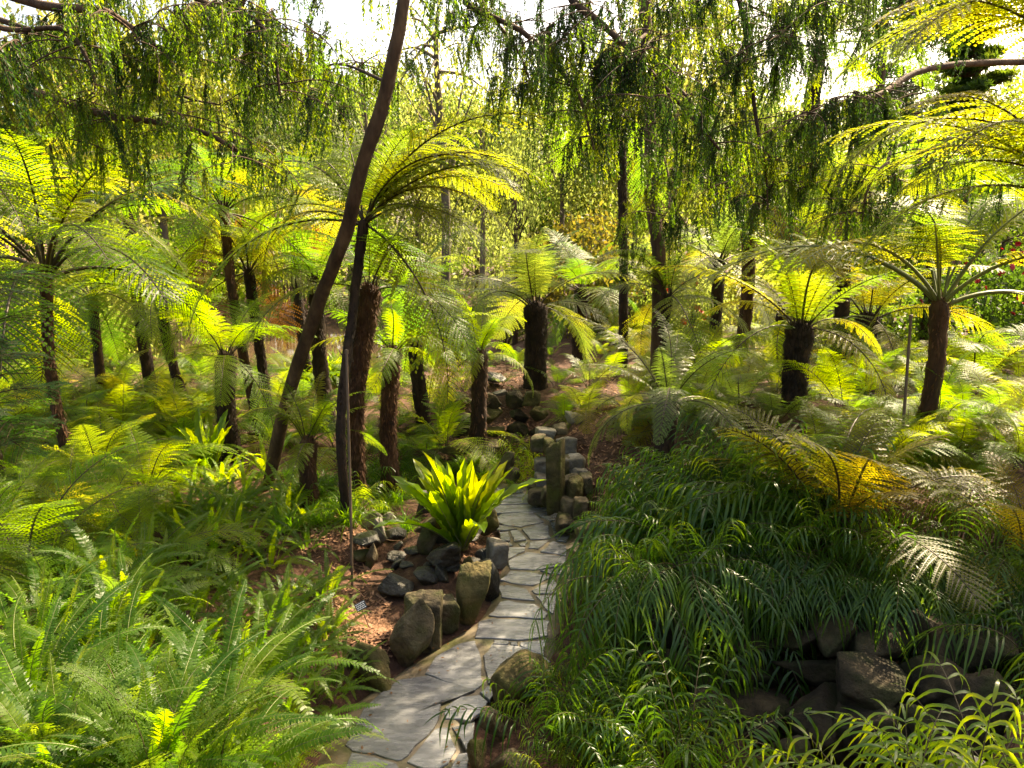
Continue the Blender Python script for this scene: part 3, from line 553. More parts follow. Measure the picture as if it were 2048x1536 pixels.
def fern(name, label, loc, L, n, kind, mat, cat='fern', group=None, weights=(.3, .4, .3, 0), seed=None, stem=None, spread=.03, part='frond', azr=None, lean=0.0, rise=0.0, dead=0, trunk=None):
    """a fern: Empty at its foot (or the trunk's foot), every frond a part"""
    r = np.random.default_rng(seed if seed is not None else abs(hash((round(loc[0], 3), round(loc[1], 3)))) % 100000)
    root = empty(name, loc); tag(root, label, cat, group)
    by = {}
    for k, me in FR[kind]: by.setdefault(k, []).append(me)
    top = np.array((0, 0, rise)) if trunk is None else trunk
    ks = ['up', 'mid', 'low', 'hang']; off = r.uniform(0, 6.28)
    cum = np.cumsum(weights) / sum(weights)
    for i in range(n):
        kd = ks[int(np.searchsorted(cum, (i + .5) / n))]
        if kd not in by: kd = 'low' if 'low' in by else 'mid'
        me = by[kd][int(r.integers(len(by[kd])))]
        az = off + i * 2.39996 + r.normal(0, .18)
        if azr is not None: az = azr[0] + (azr[1] - azr[0]) * r.random()
        o = mobj(part, me, root, top + np.array((math.cos(az) * spread, math.sin(az) * spread, r.uniform(-.02, .02) - (.06 if kd in ('low', 'hang') and trunk is not None else 0))), (r.normal(0, .2), r.normal(0, .14) + lean, az), L * r.uniform(.70, 1.12) * (.8 if kd == 'up' else 1), mat)
        if stem is not None: setmat(o, stem, 1)
    for i in range(dead):
        me = by.get('hang', by['low'])[0]; az = r.uniform(0, 6.28)
        mobj('dead_frond', me, root, top + np.array((math.cos(az) * spread, math.sin(az) * spread, -.08)), (r.normal(0, .2), r.normal(.1, .1), az), L * r.uniform(.6, .85), L_DEAD)
    return root
TF_COUNT = 0
def tree_fern(u, v, d, bu, w_, n, L, mat, label, extra=(), kind='tree', bd=None, bark=None, fib=None, weights=(.22, .40, .33, .05), fibre=1.0, dead=0, stem=None, lean=0.0, mid=None, seed=None, flare=1.25, azr=None, top_w=1.15):
    global TF_COUNT; TF_COUNT += 1; w_ *= .85; sd_ = seed or 500 + TF_COUNT * 7
    crown = A(u, v, d); bx = A(bu, v, bd or d); zb = g1(bx[0], bx[1]); base = np.array((bx[0], bx[1], zb))
    if crown[2] < zb + .12: print('LOW CROWN', label, crown, zb)
    bark = bark or BARK; fib = fib or FIBD
    top = crown - base
    root = fern('tree_fern', label, base, L * 1.2, n + (4 if kind == 'fan' else 1), kind, mat, 'tree fern', None, weights, sd_, stem, spread=w_ * .28, trunk=top, dead=dead, lean=lean, azr=azr)
    for kd, az, l, tl in extra:
        me = [m for k, m in FR[kind] if k == kd][0]; mobj('frond', me, root, top + np.array((math.cos(az), math.sin(az), 0)) * w_ * .3, (0, tl, az), l, mat)
    r = np.random.default_rng(sd_); h = np.linalg.norm(top); k = max(7, int(h / .09))
    pts = [np.array((0, 0, -.12)), *( [A(*m_) - base for m_ in mid] if mid else [top * .5 + np.array((r.normal(0, .03) * h, r.normal(0, .03) * h, 0))]), top + np.array((0, 0, .02))]
    P = spline(pts, k); rad = w_ / 2 * np.linspace(flare, top_w, k); rad = rad * (1 - .12 * np.sin(np.linspace(0, math.pi, k))); rad[-1] *= .55
    mb = MB(); tube(mb, P, rad, 11, 0, .13, sd_)
    mobj('trunk', mb.mesh('trunk', [bark]), root)
    m = int(h * w_ * 2600 * fibre) + 60; mb = MB()
    tt = r.random(m) ** .8; b = at_s(np.linspace(0, 1, k), P, tt); a = r.uniform(0, 6.283, m); rr = np.interp(tt, np.linspace(0, 1, k), rad)
    o_ = np.stack([np.cos(a), np.sin(a), np.zeros(m)], 1); b = b + o_ * rr[:, None] * .93; sgn = np.where(r.random(m) < .55, 1.0, -1.0)[:, None]
    e = norm(o_ * r.uniform(.15, .6, (m, 1)) + np.array((0, 0, 1.0)) * sgn + r.normal(0, .25, (m, 3))) * r.uniform(.05, .15, (m, 1))
    kites(mb, b, e, np.stack([-o_[:, 1], o_[:, 0], np.zeros(m)], 1) * r.uniform(.003, .011, (m, 1)))
    tag(mobj('trunk_fibre', mb.mesh('trunk_fibre', [fib]), root), kind='stuff')
    return root

# ------------------------------------------------------------------ the tree ferns
tree_fern(728, 440, 9.6, 668, .125, 13, 2.35, L_GOLD, 'tall slender tree fern arching golden fronds rightwards beside the leaning trunk', bd=8.75, mid=[(682, 850, 9.0), (706, 620, 9.4)], azr=(-.75, 3.9), weights=(.12, .38, .45, .05), fibre=.5, top_w=1.3, seed=11, extra=[('mid', -.1, 2.6, .22), ('mid', .4, 2.6, .28), ('low', -.45, 2.6, -.35), ('low', .1, 2.8, -.38), ('low', .7, 2.5, -.3), ('low', -.15, 2.2, -.1), ('up', .9, 2.3, .5)])
tree_fern(742, 575, 10.2, 702, .26, 6, 1.6, L_GREEN, 'tree fern with thick reddish fibrous trunk right behind the leaning trunk', mid=[(712, 800, 10.2)], bark=BARKO, fib=FIB, fibre=3.2, top_w=1.5, flare=.9)
tree_fern(447, 418, 13, 492, .18, 14, 2.2, L_GREEN, 'tall tree fern with broad green crown over twin brown stems, upper left', mid=[(470, 620, 13)], bark=BARKO, fib=FIB, dead=3)
tree_fern(497, 540, 13.6, 522, .2, 12, 1.8, L_GOLD, 'slim dark tree fern right of the twin stemmed one, golden crown', dead=2)
tree_fern(318, 600, 14, 368, .2, 11, 2.0, L_LIME, 'slender leaning tree fern before the pond at left')
tree_fern(92, 548, 9.5, 102, .15, 14, 2.3, L_LIME, 'tree fern with orange-brown trunk and lime fronds near the left edge', kind='stipe', bark=BARKO, fib=FIB, stem=STEM)
tree_fern(182, 590, 15, 182, .2, 11, 2.0, L_GREEN, 'tree fern with short brown trunk behind the left edge fern', bark=BARKO)
tree_fern(452, 708, 12, 450, .34, 11, 1.45, L_LIME, 'short dark stout tree fern at the pond edge, left of centre', fibre=1.6)
tree_fern(632, 555, 14, 645, .32, 9, 1.5, L_GREEN, 'thick dark tree fern behind the leaning trunk by the bright grass')
tree_fern(787, 697, 10.8, 775, .28, 9, 1.25, L_LIME, 'tree fern with brown trunk and pale fronds right of the fibrous trunk', kind='fan', bark=BARKO, fib=FIB, fibre=1.5)
tree_fern(822, 592, 14, 846, .3, 12, 1.8, L_GREEN, 'leaning tree fern in front of the far fence')
tree_fern(958, 702, 12.2, 952, .28, 12, 1.2, L_LIME, 'small tree fern in the middle with flared foot on the mulch', kind='fan', fibre=1.2, flare=1.3, fib=FIB, seed=77)
tree_fern(1070, 608, 14.5, 1070, .48, 15, 1.9, L_SILVER, 'stout dark tree fern with upright young fronds, centre', weights=(.35, .3, .3, .05), fibre=1.5)
tree_fern(1165, 578, 19, 1166, .42, 12, 2.0, L_GREEN, 'far tree fern with short dark trunk behind the centre one')
tree_fern(1603, 650, 9.8, 1602, .40, 15, 1.75, L_GOLD, 'stout black trunked tree fern on the right mound with golden fronds', kind='fan', fibre=2.2, weights=(.3, .45, .25, 0), flare=1.05, seed=15)
tree_fern(1740, 630, 13, 1705, .45, 12, 1.9, L_GOLD, 'leaning dark tree fern behind the right mound, yellowing fronds', fibre=1.6)
tree_fern(1880, 600, 8.6, 1868, .21, 10, 2.3, L_GOLD, 'tree fern with long pale stalks and knobbly brown trunk at right', kind='stipe', bark=BARKO, fib=FIB, stem=STEMG, weights=(.55, .35, .1, 0), fibre=.6)
tree_fern(1492, 378, 14.5, 1496, .28, 13, 2.5, L_LIME, 'tall tree fern with red-brown trunk and fan of pale stalks', kind='stipe', bark=BARKO, fib=FIB, stem=STEMG, weights=(.45, .35, .2, 0), fibre=.6, dead=2)
tree_fern(1338, 590, 12, 1340, .14, 11, 1.5, L_GOLD, 'thin stemmed tree fern with yellow fronds right of the centre')
tree_fern(2165, 390, 6.4, 2200, .3, 8, 1.75, L_GOLD, 'large golden tree fern whose long fronds arch in from the right edge', kind='tree', weights=(.1, .5, .4, 0), seed=21, extra=[('mid', 3.35, 2.3, .15), ('mid', 2.8, 2.3, .2), ('mid', 4.0, 2.1, .2), ('low', 3.6, 2.2, -.25), ('low', 3.1, 2.4, -.3), ('low', 2.6, 2.1, -.2)])
tree_fern(2200, 150, 5.9, 2250, .3, 6, 1.7, L_GOLD, 'second tall tree fern with golden fronds at the upper right edge', kind='tree', weights=(0, .4, .6, 0), seed=23, extra=[('mid', 3.2, 2.2, .3), ('mid', 3.8, 2.1, .3), ('low', 3.4, 2.2, -.2), ('low', 2.9, 2.3, -.2)])
tree_fern(1338, 800, 8.8, 1332, .28, 10, 1.45, L_SILVER, 'low tree fern with silvery arching fronds left of the right mound', kind='fan', weights=(.2, .4, .4, 0), seed=31)
tree_fern(616, 878, 9.8, 618, .26, 10, 1.05, L_GOLD, 'small tree fern with bright yellow fronds beside the leaning trunk', kind='fan', weights=(.6, .25, .15, 0), bark=BARKO, fib=FIB)
tree_fern(-90, 430, 9.5, -90, .3, 13, 2.4, L_GOLD, 'tree fern with golden fronds leaning in from the left edge', weights=(.2, .45, .35, 0))
tree_fern(1640, 90, 14, 1600, .3, 14, 2.3, L_LIME, 'very tall tree fern with bright lime crown against the white sky')
tree_fern(1240, 215, 16, 1262, .22, 7, 2.4, L_GREEN, 'tall tree fern with grey-green drooping fronds among the weeping boughs', weights=(.1, .3, .5, .1))
tree_fern(250, 330, 15, 262, .25, 13, 2.4, L_GOLD, 'tall yellow tree fern in the upper left background')
tree_fern(590, 400, 17, 600, .25, 9, 2.0, L_GOLD, 'golden tree fern high behind the leaning trunk', dead=3)
tree_fern(1690, 420, 12.5, 1700, .25, 13, 2.0, L_GOLD, 'golden crowned tree fern behind the hanging dark boughs')
tree_fern(1440, 520, 17, 1442, .3, 12, 2.0, L_SILVER, 'pale feathery tree fern behind the red-brown trunk')
tree_fern(1870, 380, 15, 1880, .3, 13, 2.2, L_LIME, 'green tree fern behind the large right golden fronds')

# ------------------------------------------------------------------ lower ferns
def spot(u, v, h=0.0):
    """ground point whose plant, h metres high, is seen at (u, v)"""
    p = G(u, v, .5)
    for _ in range(8): p = p * .4 + G(u, v, min(g1(p[0], p[1]) + h, 3.2)) * .6
    return np.array((p[0], p[1], g1(p[0], p[1])))
fern('broad_fern', 'wide arching trunkless fern reaching over the left bank', spot(245, 850, .1), 1.55, 11, 'tree', L_LIME, weights=(.25, .45, .3, 0), seed=3)
fern('broad_fern', 'olive fern on tall dark stalks above the shaded rock wall', np.array((3.05, 6.55, g1(3.05, 6.55))), 2.0, 15, 'stipe', L_OLIVE, weights=(.75, .25, 0, 0), seed=5, stem=STEM)
fern('broad_fern', 'olive fern spilling in low at the right edge', spot(2060, 1060, .4), 1.9, 13, 'shield', L_OLIVE, weights=(.3, .4, .3, 0), seed=6)
fern('broad_fern', 'bright green fern with wide flat fronds right of the pale stalked tree fern', spot(1930, 800, .3), 1.15, 11, 'shield', L_LIME, weights=(.2, .5, .3, 0), seed=8)
fern('broad_fern', 'bright green fern before the stout black trunk', spot(1640, 860, .3), 1.0, 11, 'shield', L_LIME, weights=(.2, .5, .3, 0), seed=9)
fern('broad_fern', 'yellow-green fern above the pale wall stones', spot(1130, 830, .15), .85, 12, 'shield', L_LIME, weights=(.4, .4, .2, 0), seed=10)
fern('lacy_fern', 'dark lacy fern hanging over the stream behind the middle trunks', spot(850, 880, .3), 1.0, 13, 'lace', L_GREEN, weights=(.2, .4, .4, 0), seed=12)
fern('lacy_fern', 'second dark lacy fern left of the small middle tree fern', spot(800, 830, .3), 1.0, 12, 'lace', L_GREEN, weights=(.2, .4, .4, 0), seed=13)
ORD = ['first', 'second', 'third', 'fourth', 'fifth', 'sixth', 'seventh', 'eighth', 'ninth', 'tenth'] + ['%dth' % k for k in range(11, 60)]
def place(label, q):
    return label if len(q) < 4 else label + (', %s row up' % ORD[q[3]] if q[5] > 1 else '') + ', %s from left' % ORD[q[2]]
def scatter(name, label, spots, Ls, n, kind, mats, weights, group, cat='fern', h=.25, stem=None, lean=0.0):
    for i, q in enumerate(spots):
        u, v = q[:2]; p = spot(u, v, h)
        fern(name, place(label, q), p, Ls * rng.uniform(.68, 1.3) * (.62 if kind == 'ribbon' and 1100 < u < 1300 else 1), int(n + rng.integers(-2, 3)), kind, mats[int(rng.integers(len(mats)))], cat, group, weights, int(rng.integers(1e6)), stem, spread=.06, lean=lean)
def jit(us, vs, nu, nv, j=.4):
    out = []
    du = (us[1] - us[0]) / max(nu, 1); dv = (vs[1] - vs[0]) / max(nv, 1)
    for a in range(nu):
        for b in range(nv): out.append((us[0] + du * (a + .5 + rng.uniform(-j, j)), vs[0] + dv * (b + .5 + rng.uniform(-j, j)), a, nv - 1 - b, nu, nv))
    return out
scatter('broad_fern', 'large lime fern high on the left bank', jit((-60, 330), (880, 1060), 5, 2), 1.4, 12, 'shield', [L_LIME, L_LIME, L_GOLD], (.2, .5, .3, 0), 'lime ferns on the left bank', h=.5)
scatter('broad_fern', 'low fern beyond the tree ferns', [q for q in jit((-40, 2090), (560, 640), 16, 2) if not 440 < q[0] < 870], 1.5, 10, 'shield', [L_GREEN, L_LIME, L_GOLD, L_SILVER], (.3, .45, .25, 0), 'low ferns on the far bank', h=.6)
scatter('lacy_fern', 'lime lacy fern on the upper left bank', jit((-60, 380), (870, 1010), 6, 3), .85, 10, 'lace', [L_LACE, L_LIME, L_LIME], (.25, .5, .25, 0), 'lacy ferns on the left bank')
scatter('lacy_fern', 'grey-green lacy fern above the sword ferns', jit((-60, 260), (1040, 1180), 4, 2), .8, 10, 'lace', [L_LACE], (.25, .5, .25, 0), 'lacy ferns at the left edge')
scatter('sword_fern', 'sword fern clump on the left bank', jit((30, 570), (1080, 1540), 8, 6), .72, 18, 'sword', [L_SWORD], (.3, .45, .25, 0), 'sword ferns on the left bank', h=.2)
scatter('sword_fern', 'small sword fern beside the left boulders', jit((560, 690), (1140, 1400), 3, 5), .52, 14, 'sword', [L_SWORD], (.25, .4, .35, 0), 'small sword ferns beside the boulders', h=.15)
scatter('sword_fern', 'sword fern on bare soil before the leaning trunk', jit((360, 540), (930, 1030), 5, 2), .66, 15, 'sword', [L_SWORD, L_LIME], (.3, .4, .3, 0), 'sword ferns before the leaning trunk', h=.1)
scatter('sword_fern', 'sunlit sword fern clump behind the thin metal rod', jit((330, 640), (960, 1080), 6, 2), .7, 15, 'sword', [L_SWORD, L_LIME], (.3, .4, .3, 0), 'sword ferns behind the rod', h=.25)
scatter('ribbon_fern', 'glossy ribbon fern on the bank right of path', jit((1235, 1650), (905, 1210), 8, 6), 1.0, 14, 'ribbon', [L_RIBBON, L_RIBBON, L_RIBBONM], (.35, .4, .25, 0), 'ribbon ferns on the right bank', h=.3)
scatter('ribbon_fern', 'low ribbon fern behind the mossy path boulder', [(1090, 1420, 0, 0, 7, 1), (1100, 1480, 1, 0, 7, 1), (1110, 1560, 2, 0, 7, 1), (1130, 1370, 3, 0, 7, 1), (1145, 1440, 4, 0, 7, 1), (1150, 1310, 5, 0, 7, 1), (1160, 1520, 6, 0, 7, 1)], .62, 13, 'ribbon', [L_RIBBON, L_RIBBONM, L_RIBBONB], (.4, .4, .2, 0), 'low ribbon ferns behind the boulder', h=.05)
scatter('ribbon_fern', 'ribbon fern trailing over the right edge of the path', jit((1265, 1320), (1080, 1330), 2, 5), .6, 14, 'ribbon', [L_RIBBON], (.1, .4, .5, 0), 'ribbon ferns trailing over the path edge', h=.25)
scatter('ribbon_fern', 'glossy ribbon fern in the near right clump', jit((1180, 1390), (1340, 1600), 5, 3), .98, 14, 'ribbon', [L_RIBBON, L_RIBBONB], (.5, .4, .1, 0), 'ribbon ferns in the near right clump', h=.1)
for i_ in range(26):
    x_ = 1.0 + 3.4 * i_ / 25 + rng.normal(0, .06); y_ = 6.05 + rng.uniform(-.12, .35) - .12 * max(0, x_ - 2.6)
    fern('ribbon_fern', 'ribbon fern hanging over the shaded rock wall, %s from left' % ORD[i_], (x_, y_, max(g1(x_, y_), .78)), rng.uniform(.5, .95), 10, 'ribbon', L_RIBBON, 'fern', 'ribbon ferns hanging over the shaded wall', (.05, .25, .7, 0), 860 + i_, spread=.08, azr=(-3.0, -.1))
scatter('ribbon_fern', 'ribbon fern at the right edge above the hollow', jit((1820, 2100), (1080, 1330), 4, 3), .7, 13, 'ribbon', [L_RIBBON, L_RIBBONB], (.15, .35, .5, 0), 'ribbon ferns at the right edge', h=.3)
for i_ in range(9):
    x_, y_ = 1.68 + .12 * i_ + rng.normal(0, .05), 2.75 + rng.uniform(-.3, .3)
    fern('ribbon_fern', 'bright ribbon fern in the lower right corner, %s from left' % ORD[i_], (x_, y_, g1(x_, y_)), rng.uniform(.95, 1.15), 14, 'ribbon', L_RIBBONB, 'fern', 'ribbon ferns in the lower right corner', (.5, .4, .1, 0), 800 + i_, spread=.06)
for i_ in range(8):
    x_, y_ = -2.15 + .15 * i_ + rng.normal(0, .05), 2.95 + rng.uniform(-.25, .25)
    fern('lacy_fern', 'pale lacy fern clump in the lower left corner, %s from left' % ORD[i_], (x_, y_, g1(x_, y_)), rng.uniform(.65, .8), 10, 'lace', L_LACE, 'fern', 'lacy ferns in the lower left corner', (.4, .4, .2, 0), 820 + i_, spread=.06)
scatter('ribbon_fern', 'small ribbon fern left of the stream', jit((560, 800), (930, 1010), 4, 2), .55, 12, 'ribbon', [L_RIBBONB, L_RIBBON], (.4, .4, .2, 0), 'small ribbon ferns by the stream', h=.2)
scatter('ribbon_fern', 'ribbon fern at the far end of the path', [(1040, 905, 0, 0, 4, 1), (1045, 945, 1, 0, 4, 1), (1052, 970, 2, 0, 4, 1), (1065, 925, 3, 0, 4, 1)], .5, 12, 'ribbon', [L_RIBBONB, L_LIME], (.4, .4, .2, 0), 'ribbon ferns at the path end', h=.2)
scatter('broad_fern', 'low fern in the sunlit bed right of centre', jit((1160, 1580), (610, 810), 8, 4), 1.25, 11, 'shield', [L_GOLD, L_LIME, L_SILVER], (.3, .45, .25, 0), 'low ferns right of centre', h=.5)
scatter('broad_fern', 'low lime fern behind the right mound', jit((1650, 2100), (640, 870), 7, 4), 1.15, 11, 'shield', [L_LIME, L_GOLD], (.3, .45, .25, 0), 'low ferns in the right bed', h=.5)
scatter('broad_fern', 'low green fern between the trunks left of centre', jit((330, 900), (700, 880), 9, 3), 1.2, 11, 'shield', [L_GREEN, L_LIME], (.3, .45, .25, 0), 'low ferns between the trunks', h=.4)
scatter('broad_fern', 'low fern under the left tree ferns', jit((-80, 430), (650, 860), 7, 4), 1.35, 11, 'shield', [L_LIME, L_GREEN, L_GOLD], (.3, .45, .25, 0), 'low ferns at left', h=.5)
scatter('broad_fern', 'arching fern below the left tree fern crowns', jit((-60, 300), (620, 760), 5, 2), 1.7, 11, 'tree', [L_LIME, L_GREEN, L_GOLD], (.2, .5, .3, 0), 'arching ferns under the left crowns', h=.9)
scatter('broad_fern', 'arching fern among the right tree fern trunks', jit((1180, 2080), (560, 680), 10, 2), 1.6, 11, 'tree', [L_LIME, L_GREEN, L_GOLD], (.2, .5, .3, 0), 'arching ferns among the right trunks', h=.9)
scatter('broad_fern', 'dark low fern on the mulch terrace', jit((880, 1120), (690, 750), 5, 2), .8, 10, 'shield', [L_GREEN], (.3, .45, .25, 0), 'dark ferns on the terrace', h=.3)
# bird's nest ferns
p = spot(925, 1105, 0); p[2] = .12
fern('nest_fern', 'large glossy bird nest fern of upright strap leaves on rocks beside the path', p, 1.28, 54, 'nest', L_NEST, 'fern', None, (.62, .28, .10, 0), 41, spread=.05, part='leaf')
p = spot(420, 935, .1)
fern('nest_fern', 'bird nest fern of broad strap leaves half hidden on the left bank', p, 1.0, 22, 'nest', L_NEST, 'fern', None, (.4, .4, .2, 0), 42, spread=.05, part='leaf')
# grassy tufts
def tuft(u, v, s, label, group=None, mat=None):
    p = spot(u, v, .1); o = mobj('grass_tuft', TUFT[int(rng.integers(4))], None, p, (0, 0, rng.uniform(0, 6)), s)
    if mat: setmat(o, mat)
    tag(o, label, 'grass', group)
for q in jit((560, 820), (930, 1060), 6, 3): tuft(q[0], q[1], rng.uniform(.9, 1.5), place('arching grass tuft along the left stream bank', q), 'grass tufts by the stream')
for k, (u, v) in enumerate(((900, 940), (925, 925), (935, 935), (950, 915), (965, 945), (985, 925))): tuft(u, v, 1.0, 'small grass tuft behind the large nest fern, %s from left' % ORD[k], 'grass tufts behind the nest fern')
for q in jit((635, 690), (740, 765), 4, 2): tuft(q[0], q[1], 2.6, place('tall bright grass clump beside the pond', q), 'bright grass clumps by the pond', L_LIME)

# ------------------------------------------------------------------ weeping conifers
def spray_mesh(seed):
    r = np.random.default_rng(seed); mb = MB(); t = np.linspace(0, 1, 9)
    az = 0; L = r.uniform(.45, .7); P = np.stack([L * t, .05 * np.sin(t * 3 + r.uniform(0, 6)), .04 * t - .22 * t ** 2], 1)
    tube(mb, P, np.linspace(.007, .002, 9), 3, 1, cap=False)
    nc = int(r.integers(18, 25)); hub = np.sort(r.uniform(.15, 1, 6))
    for c in range(nc):
        q = float(np.clip(hub[c % 6] + r.normal(0, .03), .05, 1)); b = at_s(t, P, q); l = r.uniform(.13, .46) * (1 if q > .3 else .7); ou = r.uniform(0, 6.283); h = np.array((math.cos(ou), math.sin(ou), 0)) * r.uniform(.04, .16)
        k = int(l * 105); tt = np.sort(r.random(k)); 
        C = b + h * np.sqrt(tt)[:, None] * l * 1.3 + np.array((0, 0, -1)) * (l * tt)[:, None]
        d = norm(np.stack([r.normal(0, .55, k), r.normal(0, .55, k), r.uniform(-1.5, -.6, k)], 1))
        e = d * r.uniform(.022, .046, (k, 1)); kites(mb, C, e, norm(np.cross(d, r.normal(0, 1, (k, 3)))) * .0055)
        tube(mb, np.stack([b + h * math.sqrt(x) * l * 1.3 + np.array((0, 0, -l * x)) for x in (0, .3, .65, 1)]), (.003, .0022, .0016, .001), 3, 1, cap=False)
    return mb.mesh('spray', [L_WEEP, BARKC])
SPRAY = [spray_mesh(i + 900) for i in range(8)]
def limb(name, pts, r0, r1, parent, org, mat, n=24, sides=7, rough=.08):
    P = spline(pts, n) - org; mb = MB(); tube(mb, P, np.linspace(r0, r1, n), sides, 0, rough, int(rng.integers(1e6)))
    mobj(name, mb.mesh(name, [mat]), parent); return P + org
def weeping(label, root_pt, trunk, branches, n_spray, name='weeping_conifer', tw=(.16, .10), dark=.45, seed=0):
    r = np.random.default_rng(seed + 77); root = empty(name, root_pt); tag(root, label, 'tree'); org = np.array(root_pt, float)
    if trunk is not None: limb('trunk', trunk, tw[0], tw[1], root, org, BARKC, 46, 11, .10)
    tot = sum(b[3] for b in branches)
    for pts, ra, rb, wgt, q0 in branches:
        P = limb('branch', pts, ra, rb, root, org, BARKC, 22)
        k = int(round(n_spray * wgt / tot)); 
        for i in range(k):
            t = q0 + (1 - q0) * (i + r.random()) / k; j = t * (len(P) - 1); a = P[min(int(j), len(P) - 2)]; b = P[min(int(j) + 1, len(P) - 1)]; c = a + (b - a) * (j - int(j))
            if i % 4 == 0:       # side twig carrying further sprays
                az = r.uniform(0, 6.283); l = r.uniform(.35, .9); d = np.array((math.cos(az), math.sin(az), r.uniform(-.25, .25)))
                Q = limb('twig', [c, c + d * l * .5 + np.array((0, 0, .03)), c + d * l + np.array((0, 0, -.18 * l))], .009, .003, root, org, BARKC, 7, 4, 0); TW = Q
            else:
                if i % 4 != 1 or r.random() < .6: c = TW[int(r.integers(2, 7))]
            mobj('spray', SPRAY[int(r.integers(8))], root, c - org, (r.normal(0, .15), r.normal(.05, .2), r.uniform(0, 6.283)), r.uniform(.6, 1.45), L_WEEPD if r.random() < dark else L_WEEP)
    return root
b0 = A(530, 945, 10.8); b0[2] = g1(b0[0], b0[1]) - .1
T1 = [b0, A(575, 800, 10.1), A(640, 600, 9.2), A(690, 470, 8.6), A(725, 330, 8.2), A(762, 220, 8.0), A(790, 100, 7.8), A(810, -20, 7.7), A(826, -250, 7.6), A(820, -480, 7.6)]
weeping('tall dark leaning conifer trunk crossing the left half with weeping boughs', b0, T1,
  [([A(824, -200, 7.62), A(700, -120, 7.6), A(560, -40, 7.6), A(450, -10, 7.4), A(510, 40, 7.3), A(546, 88, 7.2), A(560, 190, 7.2)], .05, .012, 3, .3),
   ([A(826, -260, 7.6), A(650, -180, 8.0), A(520, -60, 8.6), A(480, 60, 8.8), A(560, 160, 8.9), A(640, 240, 9.0)], .04, .01, 3, .3),
   ([A(815, -60, 7.68), A(900, -60, 8.4), A(980, 30, 9.0), A(1040, 110, 9.1), A(1080, 230, 9.2)], .035, .01, 2.5, .25),
   ([A(775, 165, 7.9), A(690, 130, 9.0), A(640, 140, 9.9), A(600, 200, 10)], .02, .008, 1.4, .2)], 125, tw=(.092, .060), seed=1)
b1 = np.array((-7.2, 6.5, 0)); b1[2] = g1(b1[0], b1[1]) - .1
weeping('weeping conifer whose boughs hang in from the upper left corner', b1, [b1, b1 + (.1, .1, 3), b1 + (.2, 0, 6), b1 + (.1, .1, 9)],
  [([b1 + (.15, 0, 4.3), A(-200, 80, 7.4), A(0, 158, 7.2), A(80, 188, 7.2), A(200, 228, 7.1), A(310, 244, 7.0), A(420, 270, 7.0), A(520, 332, 7.0)], .06, .018, 3.2, .42),
   ([b1 + (.2, 0, 5.6), A(-150, -60, 7.2), A(80, 10, 7.0), A(200, 20, 6.9), A(270, 60, 6.9), A(320, 95, 6.9), A(400, 105, 6.9)], .06, .012, 3.6, .42),
   ([b1 + (.2, 0, 5.2), A(-150, 0, 8.6), A(60, 60, 8.6), A(220, 110, 8.6), A(360, 190, 8.6), A(440, 210, 8.6)], .05, .01, 3.4, .4),
   ([b1 + (.2, 0, 5.9), A(-60, -160, 7.4), A(140, -60, 7.2), A(330, -20, 7.2), A(440, 20, 7.2), A(480, 90, 7.2)], .05, .01, 3.2, .35),
   ([b1 + (.2, 0, 4.9), A(-120, 30, 6.6), A(20, 60, 6.5), A(130, 60, 6.5), A(180, 130, 6.5), A(195, 195, 6.5)], .035, .01, 2.2, .4)], 135, tw=(.26, .12), dark=.25, seed=2)
b2 = A(1322, 560, 12); b2[2] = g1(b2[0], b2[1]) - .1
weeping('weeping conifer with two thin dark stems and boughs hanging over the centre right', b2, [b2, A(1318, 520, 12), A(1303, 400, 12), A(1300, 250, 11.9), A(1290, 0, 11.7), A(1285, -300, 11.5)],
  [([A(1290, -150, 11.6), A(1150, -120, 10), A(1000, -40, 9.2), A(930, 5, 8.8), A(1040, 60, 8.5), A(1110, 130, 8.4), A(1160, 195, 8.3), A(1188, 300, 8.3)], .06, .012, 2.2, .4),
   ([A(1288, -200, 11.6), A(1180, -120, 9.5), A(1135, -20, 8.6), A(1200, 45, 8.4), A(1260, 100, 8.3), A(1335, 180, 8.3), A(1440, 300, 8.3)], .07, .015, 3.6, .35),
   ([A(1290, -250, 11.6), A(1420, -160, 10), A(1470, -30, 8.8), A(1492, 70, 8.7), A(1512, 240, 8.6), A(1530, 330, 8.6), A(1536, 420, 8.6)], .05, .008, 3.4, .3),
   ([A(1300, 60, 11.8), A(1240, 120, 10.8), A(1220, 200, 10.2), A(1240, 300, 10)], .03, .01, 2.2, .3), ([A(1300, 130, 11.8), A(1380, 200, 11), A(1420, 290, 10.5), A(1400, 370, 10.2)], .03, .01, 2.4, .3),
   ([A(1300, 250, 11.9), A(1330, 320, 11.4), A(1340, 400, 11), A(1320, 450, 10.8)], .025, .008, 1.6, .3),
   ([A(1286, -320, 11.5), A(1180, -200, 10), A(1230, -90, 9.2), A(1350, -40, 8.8), A(1450, -10, 8.6), A(1560, 40, 8.5)], .04, .01, 2.6, .3)], 290, tw=(.12, .09), dark=.6, seed=3)
b3 = np.array((8.6, 10.5, 0)); b3[2] = g1(b3[0], b3[1]) - .1
